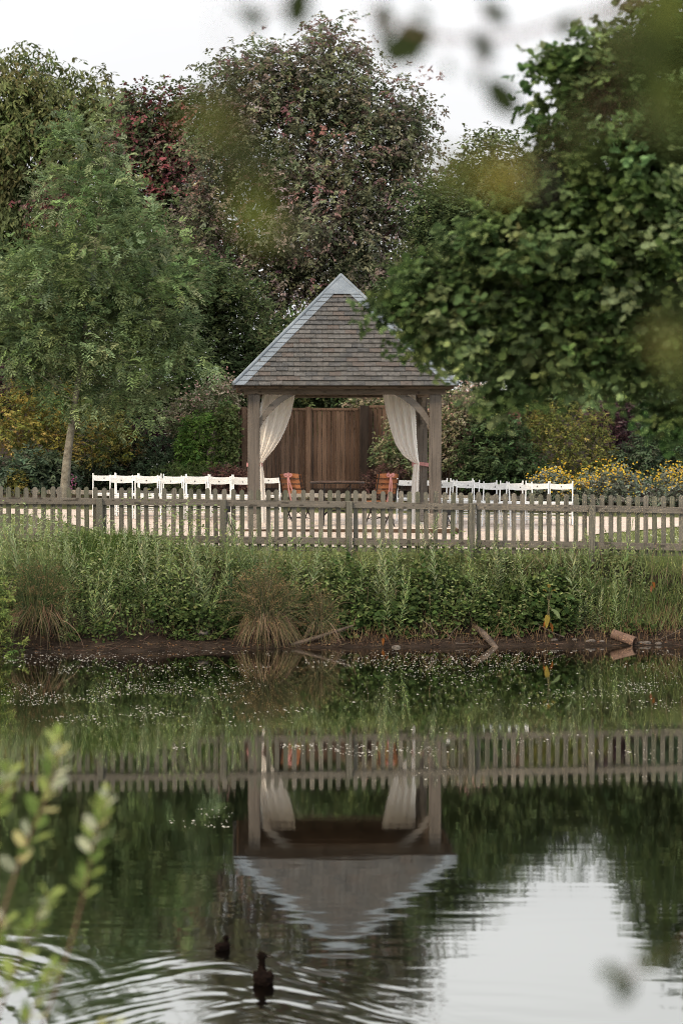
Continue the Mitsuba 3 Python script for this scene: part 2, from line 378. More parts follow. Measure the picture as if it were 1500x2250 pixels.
def water_h(p, n, uv):
    x, y = p.x, p.y
    mid = 1 - smoothstep(15.0, 24.0, y)
    a0 = 7.0e-5 + 5.5e-4 * mid + 1.0e-3 * (1 - smoothstep(14.0, 19.0, y)) * (1 - 0.6 * smoothstep(0.3, 1.2, x))
    wob = dfbm(x * 0.9, y * 0.9, 4.0, 2)
    h = a0 * (dnoise(x * 1.1 + 3 * wob, y * 4.2, 0.5) + 0.6 * dnoise(x * 2.3, y * 8.7, 1.5) + 0.25 * dnoise(x * 6.0, y * 17.0, 2.5))
    h += 1.1e-4 * dnoise(x * 5.5, y * 2.2, 7.0) * (0.35 + mid)

    def wake(cx, cy, q, lam, amp, R, soft, warp):
        # waves spreading behind a swimming bird: long in the direction it swims
        dx, dy = x - cx + 0.05 * (dfbm(x * 1.7, y * 2.0, cx + 4, 2) - 0.5), q * (y - cy)
        r = dr.sqrt(dx * dx + dy * dy + 1e-6) + warp * (dfbm(x * 2.6, y * 1.6, cx, 3) - 0.5)
        env = (1 - smoothstep(R - soft, R + soft, r)) * smoothstep(0.22, 0.62, dfbm(x * 2.1 + 9, y * 2.6, cy, 3)) * 1.5
        ph = r * (2 * math.pi / lam) + 3.0 * dfbm(x * 1.3, y * 3.1, cy + 2, 2)
        irregular = dnoise(r * 1.55 / lam, dx * 1.3 + 20, cy) + 0.5 * dnoise(r * 3.1 / lam, dx * 3.0 + 20, cy + 5) - 0.75
        return amp * (0.30 * dr.sin(ph) + 2.4 * irregular) * env
    h += 6.0e-4 * (dfbm(x * 4.0, y * 6.5, 3.3, 2) - 0.5) * (1 - smoothstep(14.3, 15.9, y)) * (1 - smoothstep(-0.1, 0.5, x))
    def v_wake(bx, by, k, lam, amp, reach):
        # waves behind a swimming bird: bowed fronts that start at the bird and fall back on both sides
        dx = x - bx
        u = (by - y) - k * (dr.sqrt(dx * dx + 0.03) - 0.17) + 0.34 * (dfbm(x * 1.3, y * 1.0, bx + 8, 3) - 0.5) + 0.05 * (dfbm(x * 5.0, y * 3.0, bx + 3, 2) - 0.5)
        env = smoothstep(-0.06, 0.10, u) * (1 - smoothstep(0.6 * reach, reach, u)) * smoothstep(0.34, 0.6, dfbm(x * 2.3 + 5, y * 2.6, by, 3) + 0.08)
        waves = 0.22 * dr.sin(u * (2 * math.pi / lam)) + 1.75 * (dnoise(u * 1.6 / lam, dx * 1.4 + 20, by) + 0.5 * dnoise(u * 3.3 / lam, dx * 3.4 + 20, by + 5) - 0.75)
        return amp * waves * env
    right = 1 - smoothstep(0.35, 1.0, x + 0.3 * wob)
    h += right * (v_wake(-0.74, 15.18, 1.15, 0.20, 1.35e-3, 1.8) + v_wake(-0.46, 14.32, 1.25, 0.17, 1.35e-3, 1.5)) + wake(-2.6, 12.2, 0.45, 0.13, 1.4e-3, 1.6, 0.4, 0.2)
    h += 1.2e-4 * mid * dr.sin((y * 0.93 + x * 0.28 + 0.5 * wob) * (2 * math.pi / 0.31)) * (1 - smoothstep(13.8, 16.5, y))
    return h


scene['water_mat'] = {'type': 'bumpmap', 'arbitrary': mikit.proc(water_h, 0.004), 'scale': 1.0,
                      'bsdf': {'type': 'principled', 'base_color': {'type': 'rgb', 'value': [0.44, 0.45, 0.42]}, 'metallic': 1.0, 'roughness': 0.012}}
wx, wy = np.meshgrid(np.linspace(-16, 18, 18), np.linspace(6, 42, 19), indexing='ij')
W = np.stack([wx, wy, 0 * wx], -1)
scene['pond_water'] = mikit.ply(grid_mesh(W), 'water_mat', uv=W.reshape(-1, 3)[:, :2])
labels['pond_water'] = {'label': 'dark still pond reflecting the gazebo and trees', 'kind': 'structure'}

# floating seed fluff: far too many specks to count
r = np.random.default_rng(11)
pts = []
for x0, x1, y0, y1, n, cl in [(0, 1500, 1430, 1470, 900, 0.35), (0, 1500, 1440, 1570, 1500, 0.54), (60, 420, 1500, 1580, 450, 0.52), (380, 960, 1635, 1690, 260, 0.55), (780, 1500, 1560, 1720, 160, 0.58), (370, 510, 1775, 1825, 45, 0.45), (0, 760, 1575, 1600, 120, 0.56), (1360, 1450, 1500, 1525, 120, 0), (740, 1480, 1430, 1560, 420, 0.3)]:
    px, py = r.uniform(x0, x1, n * 3), r.uniform(y0, y1, n * 3)
    keep = meshkit.fbm(np.stack([px / 160, py / 22, 0 * px], -1), 3, 8) > cl
    for a, b in list(zip(px[keep], py[keep]))[:n]:
        D = FOCAL * EYE / (b - 966)
        pts.append(((a - 750) / FOCAL * D, D))
pts = np.array(pts)
pts = pts[shapely.contains(POND.buffer(-0.03), shapely.points(pts))]
n = len(pts)
s = 0.0024 + 0.008 * r.random(n) ** 5 + 0.003 * r.random(n)
ang = r.uniform(0, 6.28, n)
hexa = np.stack([np.cos(np.arange(5) * 1.2566), np.sin(np.arange(5) * 1.2566)], -1)
V = np.zeros((n, 6, 3))
V[:, :5, 0] = pts[:, :1] + hexa[None, :, 0] * s[:, None] * (0.7 + 1.3 * r.random((n, 1)))
V[:, :5, 1] = pts[:, 1:] + hexa[None, :, 1] * s[:, None] * 1.3
V[:, :5, 2] = 0.001
V[:, 5, :2] = pts
V[:, 5, 2] = 0.003 + 0.5 * s
F = (np.array([[5, i, (i + 1) % 5] for i in range(5)])[None] + (np.arange(n) * 6)[:, None, None]).reshape(-1, 3)
scene['floating_fluff'] = mikit.ply((V.reshape(-1, 3), F), 'fluff_mat')
labels['floating_fluff'] = {'label': 'pale seed fluff and petals floating on the pond', 'category': 'fluff', 'kind': 'stuff'}

# ------------------------------------------------------------------ picket fence
FY = 38.6


def rail_top(px):
    return EYE - (1092.5 + 0.0085 * px + 4e-6 * px * px - 966) / FOCAL * FY


def px_to_x(px, y=FY):
    return (px - 750) / FOCAL * y


fence = thing('picket_fence', 'weathered grey wooden picket fence with rounded tops along the pond bank', 'fence')
pk = sg.Polygon([(-0.0375, 0), (0.0375, 0)] + [(0.0375 * math.cos(a), 0.945 + 0.0375 * math.sin(a) * 0.95) for a in np.linspace(0, math.pi, 9)])
pm = trimesh.creation.extrude_polygon(pk, 0.019, engine='earcut')
pv = np.asarray(pm.vertices)
pm = trimesh.Trimesh(np.stack([pv[:, 0], pv[:, 2], pv[:, 1]], 1), np.asarray(pm.faces)[:, ::-1], process=False)
pickets = [mikit.ply(pm, m_, smooth=40) for m_ in ('picket_mat', 'picket_green_mat', 'picket_pale_mat')]
posts_px = [-325, -52, 219, 490, 767, 1037, 1300, 1572, 1845]
r = np.random.default_rng(3)
px = -300.0
while px < 1830:
    x = px_to_x(px)
    part(fence, 'picket', placed(pickets[int(r.choice(3, p=[.5, .27, .23]))], mat((x, FY, rail_top(px) + 0.172 - 0.98 + r.normal(0, 0.006)), ry=r.normal(0, 0.010), rz=r.normal(0, 0.05))))
    px += 18.75 + 0.55 * min(max(px / 700, 0), 1) + r.normal(0, 0.35)
for i, p in enumerate(posts_px):
    x, zt = px_to_x(p), rail_top(p)
    part(fence, 'post', mikit.ply(moved(box(-0.05, 0.05, -0.05, 0.05, -1.1, 0.002, 0.006), mat((x, FY - 0.056, zt), ry=r.normal(0, 0.006))), 'picket_mat'))
    if i:
        q = posts_px[i - 1]
        for name, off, hh in (('top_rail', 0.0, 0.105), ('bottom_rail', -0.585, 0.115)):
            a = np.array([px_to_x(q) + 0.053, FY - 0.03, rail_top(q) + off - hh / 2 + r.normal(0, 0.003)])
            b = np.array([px_to_x(p) - 0.053, FY - 0.03, rail_top(p) + off - hh / 2 + r.normal(0, 0.003)])
            part(fence, name, mikit.ply(bar(a, b, 0.032, hh), 'rail_mat'))

# ------------------------------------------------------------------ gazebo
GC = np.array([-0.01, 44.2, 0.0])
GYAW = math.radians(2.45)
GM = mat(GC, rz=GYAW)
DECK = 1.64
gz = thing('gazebo', 'open oak framed gazebo with tiled pyramid roof and pale lead hips', 'gazebo')


def gply(mesh, m, smooth=False):
    return mikit.ply(moved(mesh, GM), m, smooth=smooth)


part(gz, 'deck', gply(box(-1.93, 1.93, -1.96, 1.96, DECK - 0.09, DECK, 0.006), 'paving_mat'))
for a in range(4):
    m = mat(rz=a * math.pi / 2)
    part(gz, 'deck_edging', gply(moved(box(-1.962, 1.962, -1.99, -1.963, DECK - 0.085, DECK - 0.004, 0.004), m), 'rafter_mat'))
POST_TOP = 3.994
S = 1.595
for sx in (-1, 1):
    for sy in (-1, 1):
        c = mat((sx * S, sy * S, 0))
        st = moved(box(-0.115, 0.115, -0.115, 0.115, DECK + 0.001, 1.90, 0.012), c)
        part(gz, 'padstone', gply(st, 'stone_mat'))
        post = box(-0.103, 0.103, -0.103, 0.103, 1.901, POST_TOP, 0.008)
        part(gz, 'post', gply(moved(post, c), 'oak_post_mat'))
PT = 4.105
for k in range(4):
    m = mat(rz=k * math.pi / 2)
    L = 1.77 if k % 2 == 0 else 1.494
    z0 = POST_TOP + 0.001
    part(gz, 'beam', gply(moved(box(-L, L, -S - 0.1, -S + 0.1, z0, PT, 0.008), m), 'oak_beam_mat'))
    # braces: curved timbers between post and beam
    for s in (-1, 1):
        lo_o, lo_i = np.array([S - 0.104, 3.585]), np.array([S - 0.104, 3.405])
        hi_o, hi_i = np.array([S - 0.50, 3.992]), np.array([S - 0.72, 3.992])
        o = bez(lo_o, (S - 0.26, 3.86), hi_o, 9)
        i_ = bez(lo_i, (S - 0.32, 3.80), hi_i, 9)
        poly = sg.Polygon(np.vstack([o, i_[::-1]]))
        e = trimesh.creation.extrude_polygon(poly, 0.075, engine='earcut')
        v = np.asarray(e.vertices)
        e = trimesh.Trimesh(np.stack([s * v[:, 0], v[:, 2] - S - 0.04, v[:, 1]], 1), e.faces, process=False)
        e.fix_normals()
        part(gz, 'brace', gply(moved(e, m), 'oak_brace_mat'))
EH, EZ, AZ = 1.93, 4.150, 6.155
PHI = math.atan2(AZ - EZ, EH)
CP, SP = math.cos(PHI), math.sin(PHI)
SL = EH / CP
under = 0.03


def face_m(k):
    """(along eave, up slope, out of the slope) of roof face k to gazebo coordinates."""
    m = np.eye(4)
    m[:3, :3] = np.array([[1, 0, 0], [0, CP, -SP], [0, SP, CP]])
    m[:3, 3] = (0, -EH, EZ)
    return mat(rz=k * math.pi / 2) @ m


# boarding under the tiles: a thin pyramid shell
def pyr(h, z, top):
    return [(-h, -h, z), (h, -h, z), (h, h, z), (-h, h, z), (0, 0, top)]
V = np.array(pyr(EH - 0.012, EZ - 0.012, AZ - 0.02) + pyr(EH - 0.04, EZ - 0.016, AZ - 0.06))
F = []
for i in range(4):
    j = (i + 1) % 4
    F += [(i, j, 4), (j + 5, i + 5, 9), (i, i + 5, j + 5), (i, j + 5, j)]
roof = part(gz, 'roof', gply(trimesh.Trimesh(V, F, process=False), 'rafter_mat'))
for k in range(4):
    m = mat(rz=k * math.pi / 2)
    part(gz, 'eaves_board', gply(moved(box(-EH + 0.03, EH - 0.03, -EH + 0.022, -EH + 0.052, EZ - 0.055, EZ - 0.0165, 0.003), m), 'rafter_mat'))
    tails = []
    for a in np.arange(-1.38, 1.4, 0.46):
        tails.append(moved(box(a - 0.024, a + 0.024, -EH + 0.053, -S + 0.02, PT + 0.002, PT + 0.04, 0.003), m))
    for j, t in enumerate(tails):
        part(gz, 'rafter_tail', gply(t, 'oak_brace_mat'))
GAUGE, TW, NC = 0.1185, 0.206, 20
tl = box(-TW / 2 + 0.002, TW / 2 - 0.002, 0, 0.21, 0, 0.019, 0.0015)
tilt = math.asin(0.0235 / GAUGE)
full = [mikit.ply(tl, f'tile_mat_{i}') for i in range(5)]
r = np.random.default_rng(21)
side_tiles = []
flash = {h: [] for h in range(4)}
for k in range(4):
    fm = face_m(k)
    for c in range(NC):
        s0 = c * GAUGE - 0.035
        half = EH - s0 * CP - 0.045
        off = (c % 2) * TW / 2 + 0.03
        i0 = -int((half + TW) / TW) - 1
        for i in range(i0, -i0 + 1):
            a = i * TW + off
            if abs(a) - TW / 2 > half - 0.01:
                continue
            hm = mat((a, s0 + r.normal(0, 0.0035), 0.0245 + abs(r.normal(0, 0.003))), rx=-tilt + r.normal(0, 0.006), rz=r.normal(0, 0.006))
            mi_ = int(r.choice(5, p=[.3, .25, .2, .1, .15]))
            cut = abs(a) + TW / 2 > half - 0.21 * CP * 0.0
            if not cut:
                if k == 0:
                    part(roof, 'tile', placed(full[mi_], GM @ fm @ hm))
                else:
                    side_tiles.append(moved(tl, fm @ hm))
            else:
                q = sg.box(-TW / 2 + 0.0015, 0, TW / 2 - 0.0015, 0.21).intersection(sg.Polygon([(-half - a, -0.01), (half - a, -0.01), (half - 0.25 * CP - a, 0.24), (-half + 0.25 * CP - a, 0.24)]))
                if q.area < 1e-3 or q.geom_type != 'Polygon':
                    continue
                e = trimesh.creation.extrude_polygon(q, 0.019, engine='earcut')
                if k == 0:
                    part(roof, 'tile', mikit.ply(moved(e, GM @ fm @ hm), f'tile_mat_{mi_}'))
                else:
                    side_tiles.append(moved(e, fm @ hm))
        # stepped lead over the ends of the course
        for sgn in (-1, 1):
            h0 = EH - s0 * CP
            w = 0.185
            q = np.array([(h0 - 0.02, 0), (h0 - w, 0), (h0 - w - (GAUGE + 0.03) * CP, GAUGE + 0.03), (h0 - 0.02 - (GAUGE + 0.03) * CP, GAUGE + 0.03)]) * [sgn, 1]
            e = trimesh.creation.extrude_polygon(sg.Polygon(q), 0.004, engine='earcut')
            flash[k if sgn < 0 else (k + 1) % 4].append(moved(e, fm @ mat((0, s0, 0.046), rx=-0.55 * tilt)))
part(roof, 'side_tile', gply(cat(*side_tiles), 'tile_mat_0'), kind='stuff')
apex = np.array([0, 0, AZ])
for h in range(4):
    corner = mat(rz=h * math.pi / 2)[:3, :3] @ np.array([-EH - 0.03, -EH - 0.03, EZ - 0.02])
    part(roof, 'hip_flashing', gply(cat(*flash[h]), 'lead_mat'))
    d = apex - corner
    pts = np.array([corner + d * t for t in np.linspace(0, 1.0, 14)]) + [0, 0, 0.045]
    part(roof, 'hip_roll', gply(tube(pts, 0.034, 10), 'lead_mat', smooth=40))
caps = []
for k in range(4):
    s1 = NC * GAUGE - 0.075
    h1 = EH - s1 * CP
    e = trimesh.creation.extrude_polygon(sg.Polygon([(-h1, 0), (h1, 0), (0, SL - s1)]), 0.005, engine='earcut')
    caps.append(moved(e, face_m(k) @ mat((0, s1, 0.050), rx=-0.03)))
sp = trimesh.creation.icosphere(2, 0.048)
sp.apply_translation((0, 0, AZ + 0.03))
part(roof, 'apex_cap', gply(cat(*caps, sp), 'lead_mat'))


# ------------------------------------------------------------------ curtains and their ties
def curtain(key, tab_outer, tab_inner, D, tail, folds, seed):
    r = np.random.default_rng(seed)
    ys = np.linspace(tab_outer[0][1], tab_outer[-1][1], 46)
    xo = np.interp(ys, [p[1] for p in tab_outer], [p[0] for p in tab_outer])
    xi = np.interp(ys, [p[1] for p in tab_inner], [p[0] for p in tab_inner])
    t = np.linspace(0, 1, 70)
    P = np.zeros((46, 70, 3))
    ph = r.uniform(0, 6)
    for i, y in enumerate(ys):
        f = i / 45
        px = xi[i] + (xo[i] - xi[i]) * t
        w = abs(xo[i] - xi[i]) / FOCAL * D
        for j in range(70):
            P[i, j] = at(px[j], y, D)
        amp = np.clip(0.035 * (0.5 + w * 1.2), 0.008, 0.05)
        g = np.sin(2 * np.pi * folds * t ** 1.15 + ph + 0.5 * f) + 0.45 * np.sin(2 * np.pi * folds * 1.9 * t + 1 + 2 * f)
        P[i, :, 1] += amp * g - 0.02 * f
    scene[key + '__upper_drape'] = mikit.ply(grid_mesh(P), 'curtain_mat', smooth=True)
    ys2 = np.linspace(tail[0][1], tail[-1][1], 24)
    xl, xr = np.interp(ys2, [p[1] for p in tail], [p[0] for p in tail]), np.interp(ys2, [p[1] for p in tail], [p[2] for p in tail])
    P = np.zeros((24, 30, 3))
    t = np.linspace(0, 1, 30)
    for i, y in enumerate(ys2):
        for j in range(30):
            P[i, j] = at(xl[i] + (xr[i] - xl[i]) * t[j], y, D)
        P[i, :, 1] += 0.03 * np.sin(2 * np.pi * 2.5 * t + 0.02 * i) - 0.02
    scene[key + '__lower_drape'] = mikit.ply(grid_mesh(P), 'curtain_mat', smooth=True)


lc = thing('curtain', 'cream curtain on the gazebo left side, swept back to the left post', 'curtain')
curtain(lc, [(648, 858), (647, 875), (638, 915), (627, 944), (616, 966), (601, 988), (586, 1005), (577, 1018)], [(578, 858), (571, 900), (566, 940), (563, 990), (562, 1018)], 45.55,
        [(563, 1018, 577), (562, 1045, 580), (560, 1100, 584), (558, 1156, 588)], 4.2, 1)
rc = thing('curtain', 'cream curtain on the gazebo right side, tied back with pink ribbon', 'curtain')
curtain(rc, [(838, 858), (841, 868), (848, 905), (858, 944), (868, 975), (884, 1000), (903, 1014), (917, 1020)], [(914, 858), (913, 900), (915, 960), (918, 1000), (921, 1020)], 45.55,
        [(908, 1020, 921), (905, 1050, 920), (902, 1100, 919), (900, 1153, 918)], 4.2, 2)
for c, sx in ((lc, -1), (rc, 1)):
    loop = []
    for a in np.linspace(0, 2 * math.pi, 25):
        e = 6.0
        ca, sa = math.cos(a), math.sin(a)
        k = (abs(ca) ** e + abs(sa) ** e) ** (-1 / e)
        loop.append((sx * S - sx * 0.035 * (1 - abs(ca)) + 0.125 * k * ca - (0.05 if ca * sx < -0.5 else 0) * sx, S + 0.125 * k * sa - (0.09 if sa < -0.5 else 0), 2.735 + 0.012 * math.sin(3 * a)))
    loop = np.array(loop)
    P = np.stack([loop - [0, 0, 0.033], loop + [0, 0, 0.033]])
    v = P.reshape(-1, 3) @ GM[:3, :3].T + GM[:3, 3]
    part(c, 'ribbon_tie', mikit.ply(grid_mesh(v.reshape(2, 25, 3)), 'ribbon_mat', smooth=True), label='narrow pink ribbon tied around the post')

# ------------------------------------------------------------------ close board fence
BY = 53.5
bf = thing('board_fence', 'tall dark brown close board fence behind the gazebo', 'fence')
r = np.random.default_rng(5)
x = -2.62
bz = lambda x: float(ground_z(np.array([x]), np.array([BY]))[0])
boards = [[mikit.ply(trimesh.Trimesh(*(lambda b: (b.vertices, b.faces))(box(-0.0455, 0.0455, -0.011, 0.011, 0, 1, 0.003)), process=False), m)] for m in ('board_mat', 'board_mat', 'board_light_mat')]
fposts = [-2.15, -0.73, 1.3, 2.4, 3.9]
while x < 3.85:
    z0 = bz(x)
    top = EYE - (897.5 + (2 if x < -0.9 else 0) - (6 if x > 0.5 else 0) - 966) / FOCAL * BY
    m = mat((x, BY + (0.006 if int(r.integers(2)) else 0), z0 + 0.14), rz=0.15 + r.normal(0, 0.02), ry=r.normal(0, 0.002), s=(1, 1, top - z0 - 0.14 + r.normal(0, 0.004)))
    part(bf, 'board', placed(boards[int(r.choice(3, p=[.35, .3, .35]))][0], m))
    x += 0.102 + r.normal(0, 0.002)
for p in fposts:
    part(bf, 'post', mikit.ply(box(p - 0.055, p + 0.055, BY - 0.10, BY - 0.015, bz(p), EYE + 74 / FOCAL * BY - (0.02 if p < 0.5 else -0.06), 0.005), 'board_light_mat'))
dz = at(800, 891, BY)[2]
part(bf, 'thick_post', mikit.ply(box(at(790, 900, BY)[0], at(809, 900, BY)[0], BY - 0.22, BY - 0.03, bz(0.5), dz, 0.008), 'dark_post_mat'), label='thick near black upright post')
for a, b, px in ((-2.62, 0.37, 897.5), (0.62, 3.88, 891.5)):
    zc = EYE - (px - 966) / FOCAL * BY
    part(bf, 'capping_rail', mikit.ply(box(a, b, BY - 0.035, BY + 0.03, zc - 0.045, zc + 0.012, 0.004), 'board_light_mat'))
    part(bf, 'gravel_board', mikit.ply(box(a, b, BY - 0.025, BY + 0.015, bz(a) - 0.15, bz(b) + 0.16, 0.004), 'dark_post_mat'))
# ------------------------------------------------------------------ white folding chairs (facing the pond, local -y is forward)
def folding_chair_shapes():
    sh = []
    hw = 0.218
    back = lambda z: 0.21 - (0.84 - z) * 0.50          # the long rail leans from the back's top to the front foot
    for s in (-1, 1):
        sh.append(('long_rail', mikit.ply(bar((s * hw, back(0.0), 0.0), (s * hw, back(0.84), 0.84), 0.022, 0.04), 'white_mat')))
    for s in (-1, 1):
        sh.append(('rear_leg', mikit.ply(bar((s * (hw - 0.028), 0.235, 0.0), (s * (hw - 0.028), -0.17, 0.445), 0.02, 0.036), 'white_mat')))
    t = np.linspace(-1, 1, 13)
    P = []
    for dz_, dy_ in ((0.0, -0.008), (0.0, 0.008), (1.0, 0.008), (1.0, -0.008), (0.0, -0.008)):
        z = 0.700 + 0.105 * dz_ - 0.014 * (1 - t * t)
        P.append(np.stack([t * (hw - 0.011), back(0.75) + dy_ + 0.02 * (1 - t * t), z], -1))
    sh.append(('backrest', mikit.ply(grid_mesh(np.array(P)), 'white_mat', smooth=35)))
    seat = [box(-hw + 0.012, hw - 0.012, -0.20, 0.19, 0.425, 0.437, 0.003), box(-hw + 0.012, hw - 0.012, -0.215, -0.20, 0.40, 0.446, 0.003), box(-hw + 0.012, hw - 0.012, 0.19, 0.205, 0.40, 0.446, 0.003)]
    for i in range(6):
        seat.append(box(-hw + 0.012, hw - 0.012, -0.197 + i * 0.0645, -0.14 + i * 0.0645, 0.438, 0.450, 0.003))
    sh.append(('seat', mikit.ply(cat(*seat), 'white_mat')))
    for z in (0.14, 0.22):
        sh.append(('stretcher', mikit.ply(box(-hw + 0.01, hw - 0.01, back(z) - 0.008, back(z) + 0.008, z - 0.012, z + 0.012, 0.003), 'white_mat')))
    sh.append(('stretcher', mikit.ply(box(-hw + 0.03, hw - 0.03, 0.12, 0.137, 0.115, 0.14, 0.003), 'white_mat')))
    k = trimesh.creation.cylinder(0.012, 0.006, sections=10)
    sh.append(('bolt', mikit.ply(moved(k, mat((0, back(0.75) + 0.005, 0.742), rx=math.pi / 2)), 'screw_mat')))
    return sh


CHAIR = folding_chair_shapes()
r = np.random.default_rng(9)


def put_chair(px, D, yaw, label):
    x = px_to_x(px, D)
    k = thing('folding_chair', label, 'chair', 'white folding chairs set out beside the gazebo')
    z = float(ground_z(np.array([x]), np.array([D]))[0]) + 0.016
    m = mat((x, D, z), rz=yaw + r.normal(0, 0.045), rx=r.normal(0, 0.008), ry=r.normal(0, 0.008))
    for name, s in CHAIR:
        part(k, name, placed(s, m))


ORD = ['outermost', 'second from the outer end', 'third from the outer end', 'fourth from the outer end', 'fifth from the outer end', 'sixth from the outer end', 'seventh from the outer end', 'innermost']
for side, back_px, front_px, Db, Df in (('left', [229, 280, 331, 382.5, 434, 486, 538, 590], [266, 322, 377, 428, 482, 533], 47.9, 46.95), ('right', [1233, 1178, 1122, 1066.5, 1011.5, 956, 897], [1145, 1086, 1027, 969], 46.7, 45.75)):
    for row, pxs, D in (('back', back_px, Db), ('front', front_px, Df)):
        for i, px in enumerate(pxs):
            inner = abs(px_to_x(px, D)) < 2.45
            d = max(D, 46.75 if row == 'front' else 47.55) if inner else D
            put_chair(px, d, (0.10 if side == 'left' else -0.10), f'white folding chair, {ORD[i]} in the {row} row {side} of the gazebo')


# ------------------------------------------------------------------ table and the couple's chairs
def deck_at(px, D):
    return np.array([px_to_x(px, D), D, DECK])


tb = thing('garden_table', 'oval brown wooden folding table on dark iron legs inside the gazebo', 'table')
tc = deck_at(741, 44.0)
TZ = 0.785
el = sg.Point(0, 0).buffer(1, 32)
from shapely import affinity
el = affinity.scale(el, 0.49, 0.34)
for i in range(7):
    a, b = -0.34 + i * 0.0975, -0.34 + i * 0.0975 + 0.0925
    q = el.intersection(sg.box(-1, a, 1, b))
    e = trimesh.creation.extrude_polygon(q, 0.02, engine='earcut')
    part(tb, 'slat', mikit.ply(moved(e, mat(tc + [0, 0, TZ])), 'table_wood_mat'))
ring_ = [(0.488 * math.cos(a), 0.338 * math.sin(a), TZ - 0.012) for a in np.linspace(0, 2 * math.pi, 41)]
part(tb, 'rim', mikit.ply(moved(tube(ring_, 0.012, 6), mat(tc)), 'iron_mat', smooth=40))
for s in (-1, 1):
    y = 0.24
    part(tb, 'leg', mikit.ply(moved(cat(tube([(-0.25, s * y, 0.0), (-0.245, s * y, 0.30), (-0.235, s * y, TZ - 0.02)], 0.011, 7), tube([(0.25, s * y, 0), (0.245, s * y, 0.3), (0.235, s * y, TZ - 0.02)], 0.011, 7)), mat(tc)), 'iron_mat', smooth=40))
    part(tb, 'arched_brace', mikit.ply(moved(tube(bez((-0.25, s * y, 0.16), (-0.22, s * y, 0.27), (0, s * y, 0.27), 9).tolist() + bez((0, s * y, 0.27), (0.22, s * y, 0.27), (0.25, s * y, 0.16), 9)[1:].tolist(), 0.012, 7), mat(tc)), 'iron_mat', smooth=40))
    part(tb, 'cross_brace', mikit.ply(moved(tube([(-0.24, s * y, 0.28), (0.235, -s * y, TZ - 0.05)], 0.006, 6), mat(tc)), 'iron_mat', smooth=40))


